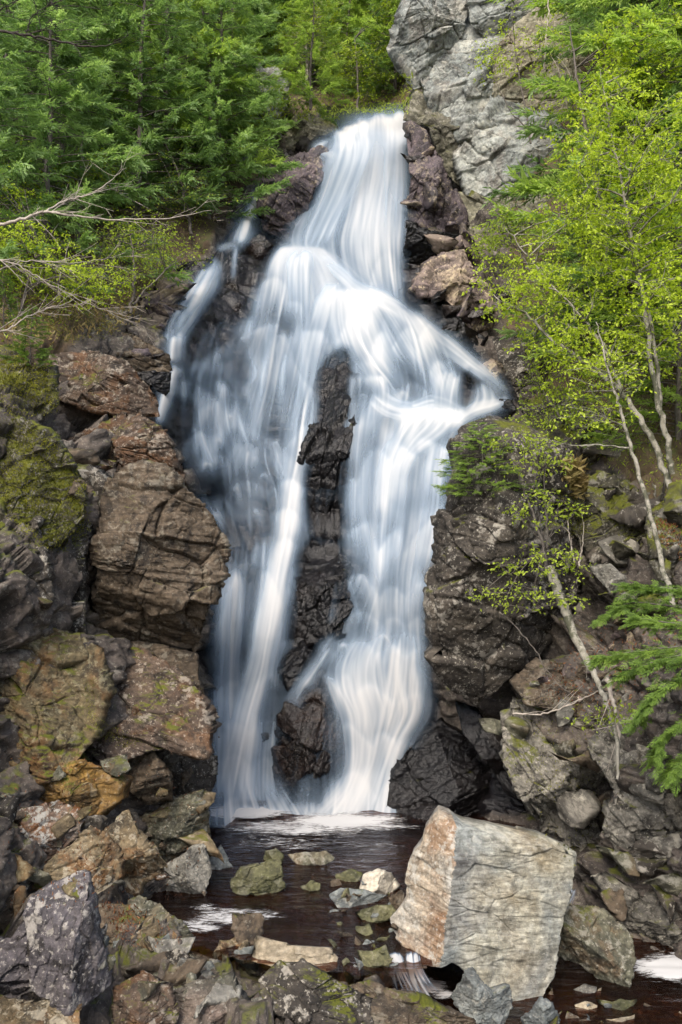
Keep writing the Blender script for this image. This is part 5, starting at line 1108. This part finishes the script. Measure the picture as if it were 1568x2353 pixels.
# right bank birches
leafy('birch_tree', 'leaning birch with forked mossy trunk reaching left over the right bank',
      [[(1600,1250,13.4,0.0540),(1560,1180,13.6,0.0504),(1525,1070,13.9,0.0468),(1490,990,14.1,0.0432),(1430,905,14.4,0.0374),(1370,850,14.7,0.0331),(1270,780,15.2,0.0259),(1200,715,15.6,0.0187),(1150,690,15.9,0.0108),(1100,640,16.3,0.0043)],
       [(1430,905,14.4,0.0252),(1385,800,14.7,0.0216),(1330,720,15,0.0158),(1230,610,15.5,0.0101),(1160,520,16,0.0043)]],
      [(1190,650,15.6,120,90,1.0,46),(1270,700,15.2,120,110,1.0,70),(1290,490,16,80,90,1.0,26),(1350,800,14.6,110,70,.8,50)], M_BIRCH, M_BARKB, 0.06, 24, seed=3, lr=0.016)
leafy('birch_tree', 'upright grey birch pair on the right edge with dense lime green leaves',
      [[(1545,1090,13.7,0.0432),(1530,1000,13.8,0.0418),(1500,860,14,0.0360),(1480,700,14.2,0.0324),(1455,560,14.4,0.0259),(1430,420,14.6,0.0187),(1400,280,14.8,0.0101),(1380,160,15,0.0043)],
       [(1520,960,13.9,0.0324),(1505,800,14.1,0.0288),(1470,640,14.4,0.0245),(1440,480,14.8,0.0173),(1460,300,15,0.0086)]],
      [(1440,480,14.6,140,180,1.1,150),(1400,300,14.9,120,150,1.0,80),(1500,700,14.2,110,160,1.0,110),(1540,420,14.2,90,220,1.0,110)], M_BIRCH, M_BARKB, 0.06, 28, seed=4, lr=0.018)
leafy('birch_tree', 'slim pale birch stem standing in front on the right bank',
      [[(1550,1400,11.9,0.0360),(1522,1290,12.2,0.0331),(1480,1120,12.6,0.0288),(1442,1000,12.9,0.0245),(1416,905,13.1,0.0187),(1390,820,13.3,0.0130),(1370,740,13.5,0.0058)]],
      [(1400,860,13.2,110,70,.7,26),(1350,950,13.1,100,40,.6,16)], M_BIRCH, M_BARKB, 0.055, 16, seed=5, lr=0.010)
leafy('leafy_tree', 'bright lime tree crown filling the upper right beside the grey cliff',
      [[(1400,620,17.2,.05),(1385,480,17.3,.045),(1350,330,17.5,.035),(1330,200,17.8,.025),(1310,60,18,.01)]],
      [(1400,330,17.6,80,160,1.2,90),(1440,200,17.2,100,160,1.2,100),(1370,560,17,90,100,1.1,70),(1500,120,17,110,130,1.2,90)], M_BIRCH, M_BARK, 0.065, 26, seed=6)
leafy('sapling', 'thin sapling with yellow-green leaves in front of the grey cliff', [[(1220,330,21.2,.025),(1208,250,21.3,.02),(1190,150,21.5,.014),(1180,60,21.7,.008),(1175,0,21.8,.005)],[(1215,300,21.2,.014),(1165,240,21.2,.01),(1130,160,21.3,.005)]],
      [(1180,110,21.4,90,80,.8,34),(1130,150,21.3,60,40,.6,18)], M_BIRCH, M_BARK, 0.06, 16, seed=7, lr=0.008)
leafy('sapling', 'white-stemmed sapling standing against the grey cliff face', [[(1252,160,20.6,.02),(1256,80,20.7,.018),(1262,0,20.8,.014),(1264,-60,20.9,.01)]],
      [(1270,100,20.6,50,70,.6,22),(1280,230,20,60,70,.6,26)], M_BIRCH, M_PALE, 0.06, 16, seed=8, lr=0.007)
leafy('shrub', 'lime shrub hanging over the mossy cliff foot right of the waterfall', [[(1260,720,17.6,.03),(1230,640,17.8,.022),(1180,560,18.2,.012),(1130,520,18.6,.006)]],
      [(1200,560,18,100,90,.9,70),(1130,560,18.4,60,50,.6,26),(1240,660,17.6,90,80,.8,50)], M_SHRUB, M_BARK, 0.055, 22, cat='shrub', seed=9, lr=0.010)
leafy('shrub', 'low leafy shrub on the bank beside the right water ledge', [[(1290,960,15.6,.02),(1250,900,15.8,.014),(1210,850,16,.006)]],
      [(1260,870,15.8,80,50,.6,34),(1330,920,15.4,80,50,.6,34),(1220,960,15.4,50,30,.4,14)], M_SHRUB, M_BARK, 0.05, 20, cat='shrub', seed=10, lr=0.007)
leafy('shrub', 'small-leaved shrub trailing over the huge speckled rock', [[(1260,1320,13.3,.028),(1240,1220,13.4,.02),(1200,1120,13.5,.014),(1170,1040,13.6,.008)],[(1255,1300,13.3,.014),(1255,1200,13.3,.01),(1250,1100,13.4,.006)]],
      [(1220,1040,13.2,110,60,.4,44),(1240,1170,12.9,90,50,.35,26),(1250,1290,12.7,110,45,.35,32),(1170,1370,12.7,90,30,.3,14),(1260,1380,12.6,80,30,.3,14)], M_SHRUB, M_BARK, 0.05, 15, cat='shrub', seed=11, lr=0.007, twig=0.22)
leafy('shrub', 'leafy sprig cluster on the right slope near the fallen trunk', [[(1400,1700,11.6,.012),(1390,1660,11.6,.008),(1370,1640,11.7,.004)]],
      [(1370,1650,11.6,50,25,.2,10),(1420,1640,11.4,50,25,.2,10)], M_SHRUB, M_BARK, 0.045, 12, cat='shrub', seed=12, lr=0.005, twig=0.2)
# left side
leafy('shrub', 'lime green shrub thicket at the left edge below the cedars', [[(40,760,15.8,.03),(60,660,16,.022),(90,560,16.3,.012)],[(40,760,15.8,.02),(0,640,15.6,.012)]],
      [(60,600,16.2,130,90,1.2,120),(180,640,16.4,110,60,1.0,70),(20,480,17,100,90,1.0,60)], M_BIRCH, M_BARK, 0.055, 22, cat='shrub', seed=13)
leafy('shrub', 'yellow-green twiggy shrub above the dark bank left of the side stream', [[(300,720,17.6,.03),(310,640,17.8,.022),(300,540,18.2,.01)],[(305,700,17.6,.02),(380,620,18,.012)]],
      [(300,560,18.2,120,70,1.1,110),(390,580,18.4,80,50,.8,50),(260,640,17.6,110,40,.8,50)], M_SHRUB, M_BARK, 0.05, 14, cat='shrub', seed=14, lr=0.012)
leafy('leafy_tree', 'light green broadleaf tree among the cedars on the left hillside', [[(180,560,20,.05),(185,430,20.4,.04),(190,300,20.8,.02)]],
      [(150,430,20.4,100,90,1.1,90),(80,400,20.4,80,80,1.0,50),(240,400,20.6,70,60,.8,40)], M_SHRUB, M_BARK, 0.06, 18, seed=15)
leafy('leafy_tree', 'brown-twigged tree just coming into leaf left of the side stream', [[(440,540,22,.04),(420,430,22.4,.03),(380,330,22.8,.015)],[(430,500,22,.025),(480,420,22.4,.012)]],
      [(400,430,22.4,90,100,1.1,80),(470,460,22.2,60,60,.8,36),(350,480,22,80,60,.8,40)], M_SHRUB, M_BARK, 0.05, 8, seed=16, lr=0.012)
leafy('leafy_tree', 'pale trunked leafy tree on the slope above the waterfall lip', [[(706,240,31,.06),(705,160,31.2,.05),(703,60,31.5,.03)]],
      [(700,100,31.2,70,70,1.3,70),(740,60,31.5,60,60,1.2,40)], M_SHRUB, M_PALE, 0.09, 20, seed=17)
leafy('leafy_tree', 'thin bright tree near the waterfall lip beside the overhang', [[(822,262,29.5,.04),(822,180,29.8,.03),(815,90,30,.015)]],
      [(850,150,29.8,60,80,1.2,60),(900,60,30,50,80,1.2,50),(780,150,30,50,60,1.0,30)], M_SHRUB, M_BARK, 0.09, 18, seed=18)

# bare branches
def branch(name, label, paths, mat, seed, twigs=14, tl=0.5, d0=None, spread=0.5):
    rg = np.random.default_rng(seed); mb = MB(); W0 = None
    for p in paths:
        t = np.array(p, float); W = np.hstack([P(t[:, 0], t[:, 1], t[:, 2]), t[:, 3:4]]); W = smooth_path(W, len(t) * 7)
        W[:, :3] += rg.normal(0, 0.006, (len(W), 3))
        if W0 is None: W0 = W[0, :3].copy()
        mb.add(*tube(W[:, :3] - W0, W[:, 3], 6))
        T = nrm(np.gradient(W[:, :3], axis=0))
        for k in range(twigs):
            i = rg.integers(len(W) // 6, len(W)); L = tl * rg.uniform(0.3, 1.1); dv = nrm(T[i] + rg.normal(0, spread, 3) * np.array([1, .7, 1])); s = np.linspace(0, 1, 6)[:, None]
            q = W[i, :3] + dv * L * s + rg.normal(0, 0.12, 3) * L * s ** 2; r = min(W[i, 3] * 0.5, 0.006)
            mb.add(*tube(q - W0, np.linspace(r, 0.0015, 6), 4))
            for j in range(2):
                a_ = q[rg.integers(2, 5)]; b_ = a_ + nrm(dv + rg.normal(0, 0.6, 3)) * L * 0.4; mb.add(*tube(np.stack([a_, (a_ + b_) / 2, b_]) - W0, [0.0025, 0.002, 0.001], 3))
    return tag(link(name, mb.mesh(name), mat, None, W0), label, 'branch')
branch('bare_branch', 'dark bare branch crossing the upper left corner', [[(-60,60,7,.012),(30,76,7,.010),(110,88,7,.008),(210,108,7,.006),(280,96,7,.002)],[(60,82,7,.006),(80,30,7,.004),(145,0,7,.003)],[(-40,40,7,.006),(30,10,7,.003),(60,-20,7,.002)]], M_BARKD, 21, 10, 0.25)
branch('bare_branch', 'pale bare branch reaching in from the left edge over the lime shrubs', [[(-60,530,11,.022),(50,505,11,.018),(105,488,11.1,.014),(200,500,11.2,.010),(370,503,11.4,.006),(485,482,11.6,.002)],[(95,492,11.1,.012),(150,462,11.3,.009),(220,440,11.4,.006),(290,385,11.6,.002)]], M_PALE, 22, 16, 0.5)
branch('bare_branch', 'grey tangled bare twigs low on the left edge', [[(-60,580,10.5,.010),(40,610,10.6,.008),(110,650,10.7,.006),(210,700,10.9,.004),(330,750,11.2,.002)],[(-60,780,10.5,.012),(20,755,10.6,.009),(80,720,10.7,.006),(170,690,10.9,.003)],[(-40,640,10.5,.008),(60,600,10.7,.006),(170,605,10.9,.004),(260,590,11.1,.002)]], M_PALE, 23, 16, 0.5)
branch('dead_tree', 'pale broken dead trunk sliding down the right slope', [[(1262,1305,13.0,.07),(1290,1380,12.7,.065),(1312,1440,12.5,.055),(1345,1510,12.2,.05),(1375,1570,11.9,.035),(1400,1640,11.5,.03),(1418,1700,11.3,.026),(1420,1790,11.1,.014)]], M_BARKB, 24, 3, 0.4)
branch('dead_stick', 'thin pale dead stick hanging beside the broken trunk', [[(1396,1560,11.6,.03),(1405,1600,11.5,.026),(1416,1640,11.4,.022),(1422,1700,11.3,.018)]], M_PALE, 25, 4, 0.4)
branch('dead_stick', 'long thin dead stick lying across the pale crag', [[(1180,1640,12.3,.012),(1250,1640,12.2,.010),(1330,1610,12,.008),(1390,1580,11.8,.006)]], M_PALE, 28, 4, 0.4)
branch('dead_stick', 'bare grey stick leaning down the huge speckled rock', [[(1170,1425,13.2,.010),(1220,1480,13.0,.008),(1270,1560,12.8,.006),(1320,1600,12.6,.003)]], M_BARK, 26, 5, 0.3)
branch('dead_stick', 'short pale upright stick above the broken trunk, left one of two', [[(1320,1290,13.2,.012),(1310,1240,13.3,.010),(1305,1190,13.3,.005)]], M_PALE, 29, 2, 0.2)
branch('dead_stick', 'short pale upright stick above the broken trunk, right one of two', [[(1330,1300,13.1,.012),(1338,1260,13.1,.008),(1342,1200,13.1,.004)]], M_PALE, 30, 2, 0.2)
branch('bare_branch', 'bare horizontal birch branch above the huge speckled rock', [[(1445,1030,12.8,.014),(1380,1022,12.8,.010),(1320,1024,12.9,.007),(1260,1010,13,.003)]], M_BARKB, 27, 6, 0.4)

# hemlock boughs on the right edge
def bough(label, paths, seed, n, size=0.13):
    rg = np.random.default_rng(seed); tr = MB(); cr = MB(); W0 = None
    for p in paths:
        t = np.array(p, float); W = smooth_path(P(t[:, 0], t[:, 1], t[:, 2]), 16)
        if W0 is None: W0 = W[0].copy()
        tr.add(*tube(W - W0, np.linspace(0.012, 0.003, 16), 5)); T = nrm(np.gradient(W, axis=0))
        i = rg.integers(1, 16, n); sd = nrm(np.cross(T[i], [0, 0, 1.0])) * rg.choice([-1, 1], n)[:, None]
        fw = T[i] * rg.uniform(0.4, 1, (n, 1)) + sd * rg.uniform(0.2, 1.1, (n, 1)) + np.array([0, 0, 1]) * rg.normal(-0.2, 0.2, (n, 1))
        L = rg.uniform(0.05, 0.45, (n, 1)) * (1 - 0.5 * i[:, None] / 16)
        pp = W[i] + nrm(fw) * L * rg.uniform(0, 1, (n, 1)) - W0
        add_sprays(cr, pp, fw, np.array([0, -0.25, 1.0]) + rg.normal(0, 0.25, (n, 3)), size * rg.uniform(0.7, 1.3, n), TM_HEML, np.clip(rg.normal(0.5, 0.22, n), 0, 1), rg, 0.15)
    root = link('hemlock_bough', None, None, None, W0); tag(root, label, 'bough')
    link('stem', tr.mesh('stem'), M_BARK, root); link('needles', cr.mesh('needles', smooth=False), M_HEML, root)
bough('bright hemlock bough at the right edge above the pale rubble', [[(1600,1400,10.6),(1520,1390,10.7),(1450,1385,10.8),(1395,1410,10.9)],[(1600,1360,10.7),(1520,1350,10.8),(1450,1345,10.9)]], 31, 230)
bough('hemlock bough over the leaf litter in the middle of the right edge', [[(1620,1480,10.2),(1520,1490,10.3),(1440,1500,10.4),(1385,1510,10.5)],[(1620,1440,10.3),(1530,1430,10.4),(1470,1420,10.5)]], 32, 240)
bough('drooping hemlock boughs lowest on the right edge', [[(1640,1540,9.8),(1560,1560,9.9),(1500,1600,10),(1470,1650,10.1)],[(1640,1620,9.8),(1580,1650,9.9),(1530,1690,10),(1510,1730,10)],[(1640,1700,9.8),(1590,1730,9.9),(1545,1770,9.9)],[(1640,1500,9.9),(1540,1510,10),(1450,1540,10.2)]], 33, 220)
